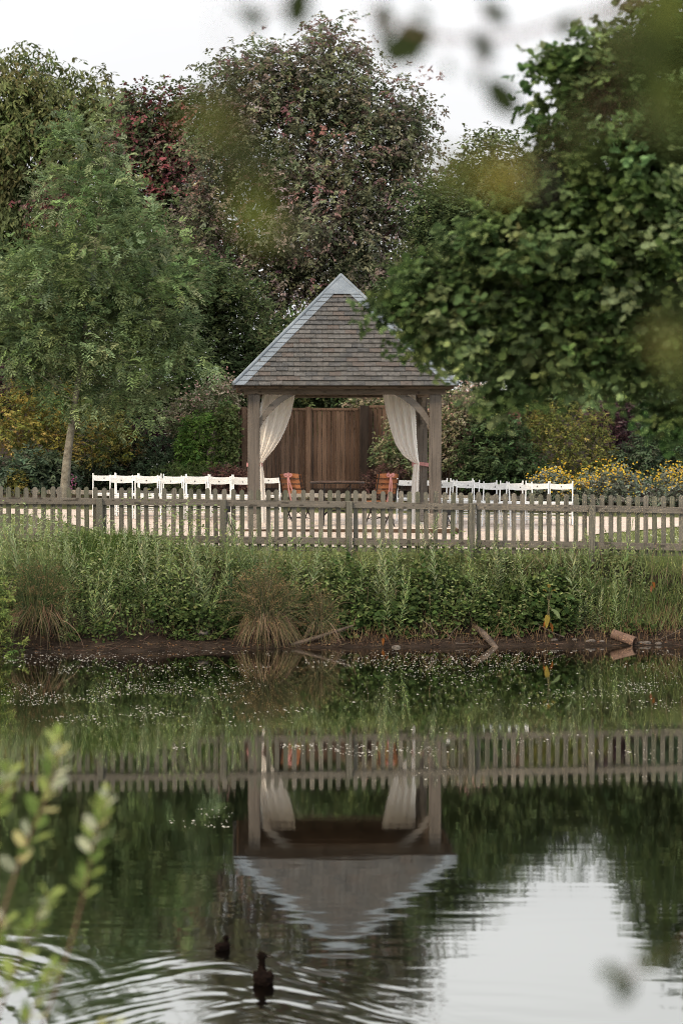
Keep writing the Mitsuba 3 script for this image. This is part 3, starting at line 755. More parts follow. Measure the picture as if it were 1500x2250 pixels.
def couple_chair(px, D, yaw, label, bow_label):
    """local +y is forward, towards the table."""
    k = thing('slatted_chair', label, 'chair')
    c = deck_at(px, D)
    m = mat(c, rz=yaw)
    hw = 0.205
    bx = lambda z: -0.20 - (z - 0.45) * 0.36           # the back leans away from the table
    for i in range(4):
        z = 0.60 + i * 0.092
        t = np.linspace(-1, 1, 9)
        P = []
        for dz_, dy_ in ((0, -.009), (0, .009), (1, .009), (1, -.009), (0, -.009)):
            top = (0.012 * (1 - t * t) if i == 3 else 0) * dz_
            P.append(np.stack([t * (hw + 0.004), bx(z) + dy_ + 0.026 * (t * t - 1) + 0.02, z + 0.072 * dz_ + top + 0 * t], -1))
        part(k, 'back_slat', mikit.ply(moved(grid_mesh(np.array(P)), m), 'orange_wood_mat', smooth=35))
    for i in range(5):
        y0 = -0.17 + i * 0.078
        part(k, 'seat_slat', mikit.ply(moved(box(-hw - 0.01, hw + 0.01, y0, y0 + 0.066, 0.448, 0.464, 0.003), m), 'orange_wood_mat'))
    for s in (-1, 1):
        x = s * (hw - 0.006)
        pts = bez((x, bx(0.965), 0.965), (x, bx(0.6), 0.6), (x, -0.16, 0.43), 6).tolist() + bez((x, -0.16, 0.43), (x, 0.02, 0.26), (x, 0.10, 0.15), 5)[1:].tolist() + bez((x, 0.10, 0.15), (x, 0.18, 0.11), (x, 0.235, 0.0), 5)[1:].tolist()
        part(k, 'back_frame', mikit.ply(moved(tube(pts, 0.0125, 7), m), 'iron_mat', smooth=40))
        x2 = s * (hw - 0.028)
        pts = bez((x2, 0.20, 0.44), (x2, 0.02, 0.28), (x2, -0.10, 0.15), 6).tolist() + bez((x2, -0.10, 0.15), (x2, -0.17, 0.11), (x2, -0.225, 0.0), 5)[1:].tolist()
        part(k, 'leg_frame', mikit.ply(moved(tube(pts, 0.0115, 7), m), 'iron_mat', smooth=40))
    for y in (-0.155, 0.135):
        arch = [(-hw + 0.01, y, 0.09)] + bez((-hw + 0.02, y, 0.14), (0, y, 0.20), (hw - 0.02, y, 0.14), 7).tolist() + [(hw - 0.01, y, 0.09)]
        part(k, 'foot_bar', mikit.ply(moved(tube(arch, 0.0095, 6), m), 'iron_mat', smooth=40))
    part(k, 'cross_bar', mikit.ply(moved(tube([(-hw + 0.02, -0.02, 0.40), (hw - 0.02, 0.02, 0.12)], 0.005, 5), m), 'iron_mat'))
    part(k, 'cross_bar', mikit.ply(moved(tube([(hw - 0.02, -0.02, 0.40), (-hw + 0.02, 0.02, 0.12)], 0.005, 5), m), 'iron_mat'))
    b = thing('ribbon_bow', bow_label, 'ribbon')
    by = bx(0.93) - 0.045

    def strip(pts, w):
        pts = np.asarray(pts, float)
        d = unit(np.gradient(pts, axis=0))
        sd = unit(np.cross(d, [0, 1, 0])) * w / 2
        return moved(grid_mesh(np.stack([pts - sd, pts + sd])), m)
    for s in (-1, 1):
        lp = bez((0, by, 0.925), (s * 0.16, by - 0.04, 1.02), (0, by - 0.012, 0.925), 13, d=None)
        lp = np.vstack([bez((0, by, 0.925), (s * 0.05, by - 0.025, 0.975), (s * 0.075, by - 0.02, 0.935), 8), bez((s * 0.075, by - 0.02, 0.935), (s * 0.05, by, 0.895), (0, by - 0.01, 0.915), 8)[1:]])
        part(b, 'loop', mikit.ply(strip(lp, 0.03), 'ribbon_mat', smooth=True))
        tl_ = bez((0, by - 0.008, 0.92), (s * 0.03 + 0.02, by - 0.03, 0.75), (s * 0.035 + 0.10 * (1 if yaw < 0 else -0.2), by + 0.03, 0.45 + 0.05 * s), 12)
        part(b, 'tail', mikit.ply(strip(tl_, 0.026), 'ribbon_mat', smooth=True))
    kn = trimesh.creation.icosphere(2, 1.0)
    part(b, 'knot', mikit.ply(moved(trimesh.Trimesh(kn.vertices * [0.02, 0.015, 0.024], kn.faces), m @ mat((0, by - 0.012, 0.922))), 'ribbon_mat', smooth=True))
    wrap = [(-0.03, by, 0.935), (-0.01, bx(0.96) - 0.02, 0.985), (0.0, bx(0.96) + 0.045, 0.975), (0.01, bx(0.9) + 0.04, 0.88)]
    part(b, 'wrap', mikit.ply(strip(bez(*wrap[:3], 8, d=wrap[3]), 0.03), 'ribbon_mat', smooth=True))


couple_chair(655, 43.3, -0.42, 'orange brown slatted folding chair left of the oval table', 'pink ribbon bow with long tails on the slatted chair left of the table')
couple_chair(835, 43.3, 0.42, 'orange brown slatted folding chair right of the oval table', 'pink ribbon bow with long tails on the slatted chair right of the table')

# ------------------------------------------------------------------ small black lamps beside the gazebo
for px, s, w in ((499, -1, 'left'), (983, 1, 'right')):
    D = 42.05
    x = px_to_x(px, D)
    z = float(ground_z(np.array([x]), np.array([D]))[0]) + 0.015
    lm = thing('spot_lamp', f'small black spot lamp on splayed legs at the gazebo {w} front corner', 'lamp')
    m = mat((x, D, z))
    prof = np.array([(0, 0.33), (0.052, 0.33), (0.058, 0.345), (0.058, 0.43), (0.045, 0.455), (0.0, 0.46)])
    part(lm, 'head', mikit.ply(moved(trimesh.creation.revolve(prof, sections=20), m), 'black_mat', smooth=30))
    prof = np.array([(0, 0.461), (0.04, 0.461), (0.048, 0.47), (0.048, 0.53), (0.0, 0.535)])
    part(lm, 'cap', mikit.ply(moved(trimesh.creation.revolve(prof, sections=20), m), 'white_mat', smooth=30))
    part(lm, 'pole', mikit.ply(moved(tube([(0, 0, 0.12), (0, 0, 0.33)], 0.012, 8), m), 'black_mat', smooth=40))
    for a in (0.1, 2.2, 4.3):
        ca, sa = math.cos(a) * s, math.sin(a)
        part(lm, 'leg', mikit.ply(moved(tube([(0, 0, 0.31), (0.11 * ca, 0.11 * sa, 0.06), (0.15 * ca, 0.15 * sa, 0.006), (0.18 * ca, 0.18 * sa, 0.006)], 0.010, 6), m), 'black_mat', smooth=40))

# ------------------------------------------------------------------ two water birds
import manifold3d as m3


def hull_chain(js):
    out = None
    for (a, ra), (b, rb) in zip(js[:-1], js[1:]):
        s = [m3.Manifold.sphere(1.0, 20).scale(tuple(np.broadcast_to(q, 3))).translate(tuple(p)) for p, q in ((a, ra), (b, rb))]
        h = m3.Manifold.batch_hull(s)
        out = h if out is None else out + h
    return out


def water_bird(px, py, s, yaw, head_yaw, label, nk=1.0):
    D = FOCAL * EYE / (py - 966)
    x = px_to_x(px, D)
    k = thing('water_bird', label, 'bird')
    m = mat((x, D, -0.012 * s), rz=yaw, s=s)
    hd = np.array([math.sin(head_yaw), math.cos(head_yaw), 0])
    body = hull_chain([((0, -0.135, 0.055), (0.012, 0.02, 0.008)), ((0, -0.085, 0.042), (0.046, 0.05, 0.036)), ((0, 0.0, 0.036), (0.066, 0.07, 0.05)), ((0, 0.075, 0.034), (0.052, 0.055, 0.046)), ((0, 0.115, 0.040), (0.030, 0.03, 0.034))])
    neck = hull_chain([((0, 0.085, 0.05), 0.036), ((0, 0.105, 0.065 + 0.03 * nk), 0.025), ((0, 0.100, 0.065 + 0.07 * nk), 0.0205), ((0, 0.098, 0.065 + 0.1 * nk), 0.022)])
    H = np.array([0, 0.102, 0.065 + 0.112 * nk])
    head = hull_chain([(H - 0.006 * hd, (0.0265, 0.0265, 0.0275)), (H + 0.011 * hd + [0, 0, -0.002], 0.022), (H + 0.028 * hd + [0, 0, -0.006], 0.011)])
    wing = None
    for sx in (-1, 1):
        w = hull_chain([((sx * 0.046, 0.05, 0.058), (0.016, 0.03, 0.024)), ((sx * 0.05, -0.02, 0.060), (0.018, 0.05, 0.024)), ((sx * 0.016, -0.12, 0.066), (0.008, 0.02, 0.008))])
        wing = w if wing is None else wing + w
    b = (body + neck + head + wing).refine_to_length(0.008)
    mm = b.to_mesh()
    t = trimesh.Trimesh(mm.vert_properties[:, :3], mm.tri_verts)
    trimesh.smoothing.filter_taubin(t, iterations=10)
    part(k, 'body', mikit.ply(moved(t, m), 'bird_mat', smooth=True))
    bill = hull_chain([(H + 0.034 * hd + [0, 0, -0.006], (0.007, 0.007, 0.007)), (H + 0.062 * hd + [0, 0, -0.012], (0.0024, 0.0024, 0.002))])
    part(k, 'bill', mikit.ply(moved(trimesh.Trimesh(bill.to_mesh().vert_properties[:, :3], bill.to_mesh().tri_verts), m), 'bill_mat', smooth=40))
    side = np.array([hd[1], -hd[0], 0])
    for sx in (-1, 1):
        e = trimesh.creation.icosphere(1, 0.0028)
        e.apply_translation(H + 0.012 * hd + sx * 0.021 * side + [0, 0, 0.004])
        part(k, 'eye', mikit.ply(moved(e, m), 'black_mat'))


water_bird(577, 2168, 0.92, 0.12, 1.35, 'larger dark water bird with an upright neck, nearer of the two', 0.9)
water_bird(487, 2094, 0.60, -0.35, 0.5, 'smaller dark water bird with its neck drawn in, farther of the two', 0.5)

# ------------------------------------------------------------------ things lying on the far bank
pp = thing('drain_pipe', 'broken brown clay drain pipe with an open dark end at the water edge', 'pipe')
a, b = at(1346, 1393, 37.66), at(1394, 1414, 37.45)
a[2] = max(a[2], float(ground_z(a[:1], a[1:2])[0]) + 0.05)
b[2] = max(b[2], 0.06)
ang = np.linspace(0, 2 * math.pi, 25)
d = unit(b - a); u_ = unit(np.cross(d, [0, 0, 1])); v_ = np.cross(u_, d)
circ = lambda c, rr: c + rr * (np.cos(ang)[:, None] * u_ + np.sin(ang)[:, None] * v_)
P = np.stack([circ(a, 0.078), circ(a + (b - a) * 0.5, 0.077), circ(b, 0.080), circ(b + d * 0.002, 0.064), circ(a, 0.062)])
part(pp, 'barrel', mikit.ply(grid_mesh(P), 'clay_mat', smooth=40))
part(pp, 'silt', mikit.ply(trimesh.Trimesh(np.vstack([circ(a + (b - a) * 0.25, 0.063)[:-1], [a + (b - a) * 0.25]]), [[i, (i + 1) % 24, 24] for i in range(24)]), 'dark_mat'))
lg = thing('fallen_log', 'dark wet log sloping into the water with a pale worn end', 'log')
a, b = at(1022, 1362, 38.0), at(1092, 1421, 37.15)
b[2] = 0.0
pts = np.array([a + (b - a) * t + np.array([0, 0, 0.03 * math.sin(t * 4)]) for t in np.linspace(0, 1, 9)])
part(lg, 'trunk', mikit.ply(tube(pts, np.array([.05, .048, .052, .05, .047, .055, .05, .045, .03]), 9), 'log_mat', smooth=50))
lg2 = thing('fallen_log', 'dark half buried log at the foot of the reed tussock', 'log')
part(lg2, 'trunk', mikit.ply(tube(bez(at(640, 1418, 37.2), at(700, 1400, 37.3), at(775, 1375, 37.4), 8), [.03, .035, .03, .03, .028, .025, .022, .015], 7), 'log_mat', smooth=50))
r = np.random.default_rng(31)
sticks = [((690, 1415), (760, 1385), 37.35), ((540, 1412), (470, 1390), 37.2), ((960, 1395), (925, 1362), 37.35), ((985, 1405), (1010, 1375), 37.4), ((945, 1368), (953, 1405), 37.35), ((300, 1408), (372, 1402), 36.9), ((1450, 1405), (1500, 1380), 37.7), ((1240, 1400), (1180, 1370), 37.5), ((1000, 1413), (1050, 1410), 37.25), ((1130, 1395), (1160, 1420), 37.4)]
SL_ = ['long thin stick right of the reed tussock', 'thin stick on the mud left of the reed tussock', 'leaning broken stick on the bare bank face', 'short stick leaning beside the sloping log', 'pale upright twig on the bare bank face', 'thin stick lying on the flat mud', 'bent twig at the bank far right end', 'curved twig under the dock plant with yellow leaves', 'thin twig lying at the waterline beside the sloping log', 'thin twig right of the sloping log']
for (p, q, D), lb in zip(sticks, SL_):
    a, b = at(*p, D), at(*q, D + 0.1)
    a[2] = max(a[2], 0.01)
    k = thing('stick', lb, 'stick')
    c = (a + b) / 2 + r.normal(0, 0.03, 3)
    part(k, 'shaft', mikit.ply(tube(bez(a, c, b, 8), np.linspace(0.010, 0.004, 8), 5), 'log_mat', smooth=50))
stones = [(1300, 1416, .045), (1322, 1418, .03), (1292, 1424, .035), (1408, 1418, .035), (1420, 1420, .05), (330, 1398, .06), (445, 1390, .07), (1218, 1417, .04), (1446, 1419, .04), (870, 1408, .05), (1262, 1420, .03)]
STONE = ['pale angular stone left of the drain pipe', 'small pale stone just left of the drain pipe', 'flat pale stone at the waterline left of the drain pipe', 'pale stone beside the open mouth of the drain pipe', 'larger flat pale stone right of the drain pipe mouth',
         'grey stone on the mud under the left dock plant', 'large grey rock left of the straw skirted tussock', 'pale stone under the dock with yellow leaves', 'small stone at the right end of the water edge', 'pale stone under the bare bank face', 'small flat stone between the sloping log and the drain pipe']
ico = trimesh.creation.icosphere(2, 1.0)
for i, (px, py, s) in enumerate(stones):
    D = 37.1 if px < 1000 else 37.55
    p = at(px, py, D)
    zz = float(ground_z(np.array([p[0]]), np.array([D]))[0])
    k = thing('stone', STONE[i], 'stone')
    v = ico.vertices * (1 + 0.35 * (meshkit.fbm(ico.vertices * 1.3 + i * 7, 3) - 0.5)[:, None]) * np.array([1.4, 1.0, 0.7]) * s
    scene[k] = mikit.ply(trimesh.Trimesh(v + [p[0], p[1], max(zz, 0.0) + 0.1 * s], ico.faces), 'pebble_mat', smooth=True)
# ------------------------------------------------------------------ foliage builders
GAIN = 2.15

def shell_points(ells, n, r, inner=0.25, lump=0.28, seed=0):
    """Cluster centres and outward directions in a union of ellipsoids (cx, cy, cz, rx, ry, rz), mostly near its lumpy surface."""
    e = np.asarray(ells, float)
    w = (e[:, 3] * e[:, 4] + e[:, 4] * e[:, 5] + e[:, 3] * e[:, 5])
    k = r.choice(len(e), n, p=w / w.sum())
    d = unit(r.standard_normal((n, 3)))
    f = np.where(r.random(n) < inner, r.uniform(0.25, 0.75, n), 0.72 + 0.28 * r.random(n) ** 0.7)
    f = f * (1 + lump * 2 * (meshkit.fbm(d * 2.1 + k[:, None] * 5.3, 3, seed) - 0.5))
    P = e[k, :3] + d * e[k, 3:] * f[:, None]
    O = unit(d / e[k, 3:] * e[k, 3:].mean(1, keepdims=True))
    return P, O, k


def sprays(P, O, r, twigs, per, rad, L, W, cols, kind, droop=0.3, up=0.9, cluster_tint=0.22, hang=0.0, weights=None, pinnate=False, clump=None):
    """Leaf batches along short twigs round every cluster centre."""
    n = len(P)
    c = np.asarray(cols, float) * GAIN
    base = tint(n, c, weights, cluster_tint, r)
    N_ = n * twigs
    P2, O2, C2 = np.repeat(P, twigs, 0), np.repeat(O, twigs, 0), np.repeat(base, twigs, 0)
    td = unit(O2 * 0.8 + 0.75 * r.standard_normal((N_, 3)) + np.array([0, 0, 0.25 - hang]))
    ln = rad * r.uniform(0.55, 1.2, (N_, 1))
    st = P2 + (0.35 * rad if clump is None else clump) * r.standard_normal((N_, 3)) * [1, 1, 0.75]
    M = N_ * per
    t = np.tile((np.arange(per) + 0.6) / per, N_)[:, None]
    P3, D3, O3, C3, L3 = (np.repeat(q, per, 0) for q in (st, td, O2, C2, ln))
    pos = P3 + D3 * L3 * t + np.array([0, 0, -1]) * droop * L3 * t * t
    side = unit(np.cross(D3, np.array([0, 0, 1.0]) + 0.2 * np.repeat(r.standard_normal((N_, 3)), per, 0)))
    sg_ = np.where(np.arange(M) % 2, 1.0, -1.0)[:, None]
    if pinnate:
        ld = unit(D3 * 0.75 + side * sg_ * 0.9 + np.array([0, 0, -0.55 * droop]) * t + 0.12 * r.standard_normal((M, 3)))
        nn = unit(np.cross(side, D3) * np.sign(np.cross(side, D3)[:, 2:] + 1e-9) + 0.25 * O3 + 0.22 * r.standard_normal((M, 3)))
    else:
        ld = unit(D3 * 0.55 + side * sg_ * 0.75 + np.array([0, 0, -droop]) + 0.35 * r.standard_normal((M, 3)))
        nn = unit(np.array([0, 0, up]) + 0.6 * O3 + 0.45 * r.standard_normal((M, 3)))
    sz = r.uniform(0.7, 1.25, M)
    col = C3 * (1 + 0.16 * r.standard_normal((M, 1)))
    return leaves(pos, ld, nn, L * sz, W * sz, col, kind)


def px_ells(ells, D):
    out = []
    for e in ells:
        px, py, rx, ry = e[:4]
        dd = e[4] if len(e) > 4 else 0.0
        s = (D + dd) / FOCAL
        c = at(px, py, D + dd)
        out.append((c[0], c[1], c[2], rx * s, (e[5] if len(e) > 5 else 0.85 * min(rx, ry * 1.3) * s), ry * s))
    return out


def wood(points, r0, r1, sides=8, wiggle=0.0, r=None):
    p = np.asarray(points, float)
    t = np.linspace(0, 1, 4 * len(p))
    q = np.stack([np.interp(t, np.linspace(0, 1, len(p)), p[:, i]) for i in range(3)], -1)
    for _ in range(2):
        q[1:-1] = (q[:-2] + 2 * q[1:-1] + q[2:]) / 4
    if r is not None:
        q[1:-1] += wiggle * r.standard_normal((len(q) - 2, 3))
    return tube(q, r0 + (r1 - r0) * t ** 0.8, sides)


def limbs_to(trunk, targets, r, r0=0.05, every=1, sides=5):
    out = []
    trunk = np.asarray(trunk, float)
    for c in targets:
        h = trunk[np.argmin(np.abs(trunk[:, 2] - (c[2] - 0.55 * np.linalg.norm((c - trunk.mean(0))[:2]))))]
        m_ = (h + c) / 2 + np.array([0, 0, 0.12 * np.linalg.norm(c - h)]) + 0.06 * r.standard_normal(3)
        rr = r0 * r.uniform(0.6, 1.1)
        out.append(tube(bez(h, m_, c, 7), np.linspace(rr, rr * 0.2, 7), sides))
    return out


def tree(name, label, D, ells, trunk_px, r_base, n, twigs, per, rad, L, W, cols, kind, seed, group=None, bark='bark_mat', more_limbs=30, extra_trunks=(), limb_r=0.05, bsdf='leaf', lump=0.28, inner=0.25, scale=1.0, clump=None, **kw):
    rad, L, W, r_base, limb_r = rad * scale, L * scale, W * scale, r_base * scale, limb_r * scale
    if clump:
        kw['clump'] = clump * scale
    r = np.random.default_rng(seed)
    k = thing(name, label, 'tree', group)
    E = px_ells(ells, D)
    P, O, _ = shell_points(E, n, r, seed=seed, lump=lump, inner=inner)
    g = ground_z(P[:, 0], P[:, 1])
    ok = P[:, 2] > g + 0.25
    P, O = P[ok], O[ok]
    tp = [at(q[0], q[1], D + (q[2] if len(q) > 2 else 0)) for q in trunk_px]
    tp[0][2] = float(ground_z(np.array([tp[0][0]]), np.array([tp[0][1]]))[0]) - 0.1
    dense = np.array([np.array([np.interp(s, np.linspace(0, 1, len(tp)), [q[i] for q in tp]) for i in range(3)]) for s in np.linspace(0.25, 1, 30)])
    ws = [wood(tp, r_base, r_base * 0.22, 10)]
    for x in extra_trunks:
        ws.append(wood([at(q[0], q[1], D + (q[2] if len(q) > 2 else 0)) for q in x], r_base * 0.7, r_base * 0.2, 8))
    part(k, 'trunk', mikit.ply(ws[0] if len(ws) == 1 else cat(*ws), bark, smooth=60))
    pick = P[r.choice(len(P), min(more_limbs, len(P)), replace=False)]
    part(k, 'limbs', mikit.ply(cat(tube(dense, np.linspace(0.5 * r_base, 0.12 * r_base, 30), 6), *limbs_to(dense, pick, r, limb_r)), bark, smooth=60))
    part(k, 'crown', leaf_mesh([sprays(P, O, r, twigs, per, rad, L, W, cols, kind, **kw)], bsdf))
    return k


GREEN_D = [(.032, .046, .022), (.044, .060, .027), (.058, .078, .035)]
# the ash on the lawn
tree('ash_tree', 'feathery green ash tree with a pale leaning trunk on the lawn left of the gazebo', 51.5,
     [(235, 330, 62, 85), (195, 430, 125, 95), (300, 470, 60, 80), (225, 560, 185, 130), (330, 640, 105, 100), (110, 640, 130, 110), (220, 730, 205, 95), (365, 740, 75, 60), (90, 770, 110, 75), (265, 850, 95, 85), (160, 850, 90, 50), (425, 800, 45, 30), (150, 300, 40, 40), (20, 660, 60, 80)],
     [(140, 1102), (147, 1010), (157, 940), (170, 850), (190, 700), (212, 520), (232, 340)], 0.115, 640, 11, 11, 0.30, 0.112, 0.034,
     [(.082, .112, .052), (.10, .135, .06), (.14, .17, .09), (.092, .122, .066)], 'strip', 41, bark='ash_bark_mat', droop=0.5, cluster_tint=0.18, hang=-0.1, lump=0.5, more_limbs=26, limb_r=0.018, inner=0.3, pinnate=True, clump=0.17)
# the big bronze maple behind the gazebo
tree('bronze_tree', 'large tree with bronze, green and dusky pink leaves towering behind the gazebo', 70.0,
     [(745, 95, 62, 55), (700, 180, 135, 95), (560, 185, 105, 80), (830, 260, 105, 105), (680, 320, 215, 140), (500, 300, 90, 110), (880, 400, 80, 115), (650, 460, 235, 140), (800, 540, 145, 110), (550, 580, 100, 80), (700, 620, 190, 90), (915, 300, 40, 50), (470, 470, 70, 90)],
     [(525, 1090), (532, 900), (566, 770), (590, 660), (640, 480), (690, 300), (730, 130)], 0.20, 1350, 11, 7, 0.30, 0.095, 0.056,
     [(.068, .077, .046), (.084, .094, .056), (.096, .086, .066), (.122, .098, .088), (.18, .148, .14), (.125, .075, .072), (.112, .122, .078)], 'oval', 42, weights=[5, 5, 2.2, 1.5, 1.6, 0.9, 4.2], droop=0.55,
     cluster_tint=0.2, extra_trunks=[[(560, 800), (600, 720), (660, 600), (760, 460)], [(532, 880), (548, 760), (540, 690), (500, 520)], [(700, 560, .5), (780, 520, .3), (860, 450), (900, 380)]], more_limbs=70, limb_r=0.05, lump=0.46, inner=0.2, clump=0.26, scale=1.2)
tree('red_leaved_tree', 'smaller red and dark green leaved tree between the ash and the bronze tree', 84.0,
     [(325, 250, 60, 60), (345, 345, 75, 70), (290, 330, 45, 60), (400, 400, 70, 60), (390, 300, 60, 80), (330, 500, 110, 100), (430, 560, 80, 110), (130, 430, 40, 60), (420, 240, 45, 40)],
     [(400, 1090), (395, 800), (370, 560), (340, 280)], 0.12, 720, 10, 6, 0.30, 0.10, 0.062,
     [(.115, .040, .044), (.085, .04, .042), (.05, .06, .034), (.062, .075, .04), (.11, .07, .066)], 'oval', 43, weights=[1.3, 1.1, 3, 3, 1], droop=0.5, lump=0.4, clump=0.26, scale=1.37)
tree('chestnut_tree', 'tall drooping green broadleaf tree at the far left edge', 105.0,
     [(55, 190, 95, 75), (150, 245, 85, 80), (235, 260, 60, 70), (40, 320, 140, 130), (190, 380, 90, 130), (20, 500, 110, 140), (-90, 330, 130, 220), (60, 640, 120, 120), (-80, 600, 120, 200), (150, 560, 90, 130), (210, 215, 40, 40)],
     [(30, 1085), (35, 800), (45, 500), (60, 220)], 0.25, 1100, 10, 6, 0.42, 0.165, 0.062,
     [(.078, .094, .04), (.064, .08, .034), (.098, .112, .048), (.09, .09, .042)], 'oval', 44, droop=0.9, cluster_tint=0.2, hang=0.4, lump=0.45, clump=0.3, scale=1.6)
tree('far_tree', 'distant grey green tree seen through the gap right of the bronze tree', 108.0,
     [(1085, 380, 70, 90, 0, 3), (1145, 420, 60, 80, 0, 3), (1020, 440, 60, 80, 0, 3), (980, 500, 60, 100, 0, 3), (1090, 500, 120, 110, 0, 3)],
     [(1080, 1000), (1082, 700), (1085, 400)], 0.3, 1300, 3, 6, 0.55, 0.20, 0.12, [(.070, .082, .042), (.085, .098, .052), (.06, .075, .036)], 'oval', 45, lump=0.4)
BACK = 'dark trees filling the gaps behind the border'
for i, (ells, tr, D) in enumerate([
        ([(480, 740, 110, 150), (440, 650, 80, 90), (560, 860, 150, 80)], [(480, 1085), (480, 700)], 63.0),
        ([(700, 790, 160, 90), (820, 780, 120, 120), (640, 860, 110, 60)], [(740, 1085), (745, 760)], 62.0),
        ([(950, 690, 110, 170), (1010, 560, 90, 130), (960, 470, 50, 70)], [(960, 1085), (965, 520)], 64.0),
        ([(40, 760, 150, 160), (-60, 700, 120, 200), (150, 800, 120, 120)], [(40, 1085), (40, 700)], 60.0),
        ([(270, 830, 140, 130), (330, 720, 100, 100), (330, 600, 110, 120), (200, 620, 120, 130), (385, 845, 80, 85)], [(290, 1085), (290, 720)], 59.5),
        ([(1160, 760, 150, 150), (1110, 640, 110, 110), (1250, 720, 130, 160)], [(1170, 1085), (1170, 650)], 62.0),
        ([(1390, 740, 150, 170), (1500, 680, 150, 190), (1330, 840, 120, 90)], [(1420, 1085), (1430, 600)], 61.0)]):
    lab = ['dark evergreen tree behind the pink shrubs left of the gazebo', 'dark evergreen tree right behind the gazebo roof', 'dark evergreen tree right of the gazebo roof below the distant tree', 'dark evergreen tree behind the yellow shrub at the left edge',
           'dark evergreen tree behind the ash trunk', 'dark evergreen tree behind the drooping alder branch tip', 'dark evergreen tree behind the maroon shrub at the right edge'][i]
    tree('evergreen_tree', lab, D, ells, tr, 0.14, 800 if i == 1 else 560, 10, 6, 0.30, 0.115, 0.055, GREEN_D, 'oval', 50 + i, group=BACK, lump=0.35, inner=0.4, more_limbs=44 if i == 2 else 24, clump=0.28)
tree('tall_tree', 'tall dark tree rising behind the alder at the right edge', 70.0,
     [(1450, 500, 90, 190), (1530, 470, 120, 230), (1400, 600, 80, 110), (1330, 680, 120, 90), (1240, 640, 70, 80)], [(1480, 1085), (1470, 300)], 0.25, 1900, 3, 6, 0.40, 0.14, 0.085, [(.045, .064, .026), (.058, .08, .032)], 'oval', 60, lump=0.4)

# the alder on the near right bank: its branches hang over the water
r = np.random.default_rng(70)
al = thing('alder_tree', 'round leaved alder tree leaning in from the right with blurred dark green leaves', 'tree')
E = px_ells([(1420, 170, 190, 120), (1215, 195, 70, 62), (1300, 160, 80, 80), (1410, 370, 220, 190), (1290, 400, 110, 150), (1095, 530, 110, 85), (1240, 570, 200, 150), (1450, 600, 200, 230), (925, 655, 85, 40), (1015, 690, 130, 95), (1170, 740, 170, 115),
             (1110, 845, 58, 58), (845, 688, 22, 8), (955, 600, 50, 45), (1330, 760, 160, 95), (1470, 750, 100, 90), (1000, 745, 75, 52), (1500, 925, 55, 30), (1480, 60, 120, 70), (1720, 350, 260, 420, .3, .9), (1900, 650, 260, 380, .5, .9), (1800, -120, 380, 300, .3, .9), (1560, 880, 70, 60)], 13.0)
E = [(a, b, c, d, max(min(e, 0.55), 0.12), f) for a, b, c, d, e, f in E]
P, O, kk = shell_points(E, 1750, r, inner=0.3, lump=0.38, seed=4)
base = np.array([4.35, 13.6, 0.8])
tp = [base, np.array([4.2, 13.55, 2.0]), np.array([3.9, 13.4, 3.6]), np.array([3.7, 13.3, 5.6]), np.array([3.6, 13.2, 7.2])]
part(al, 'trunk', mikit.ply(wood(tp, 0.14, 0.04, 10), 'bark_mat', smooth=60))
dense = np.array([[np.interp(s, np.linspace(0, 1, 5), [q[i] for q in tp]) for i in range(3)] for s in np.linspace(0.3, 1, 30)])
mains = [np.array(e[:3]) for e in E]
lm = []
for c in mains:
    h = dense[np.argmin(np.abs(dense[:, 2] - (c[2] - 0.35)))]
    lm.append(tube(bez(h, (h + c) / 2 + [0, 0, 0.25], c, 10), np.linspace(0.03, 0.006, 10), 6))
for c, k_ in list(zip(P, kk))[:260]:
    m0 = mains[k_]
    lm.append(tube(bez(m0, (m0 + c) / 2 + 0.03 * r.standard_normal(3), c, 5), np.linspace(0.006, 0.0018, 5), 4))
part(al, 'limbs', mikit.ply(cat(*lm), 'bark_mat', smooth=60))
part(al, 'crown', leaf_mesh([sprays(P, O, r, 10, 6, 0.09, 0.043, 0.036, [(.048, .072, .027), (.06, .088, .034), (.096, .124, .056), (.04, .06, .024)], 'round', droop=0.3, cluster_tint=0.22, clump=0.058)]))


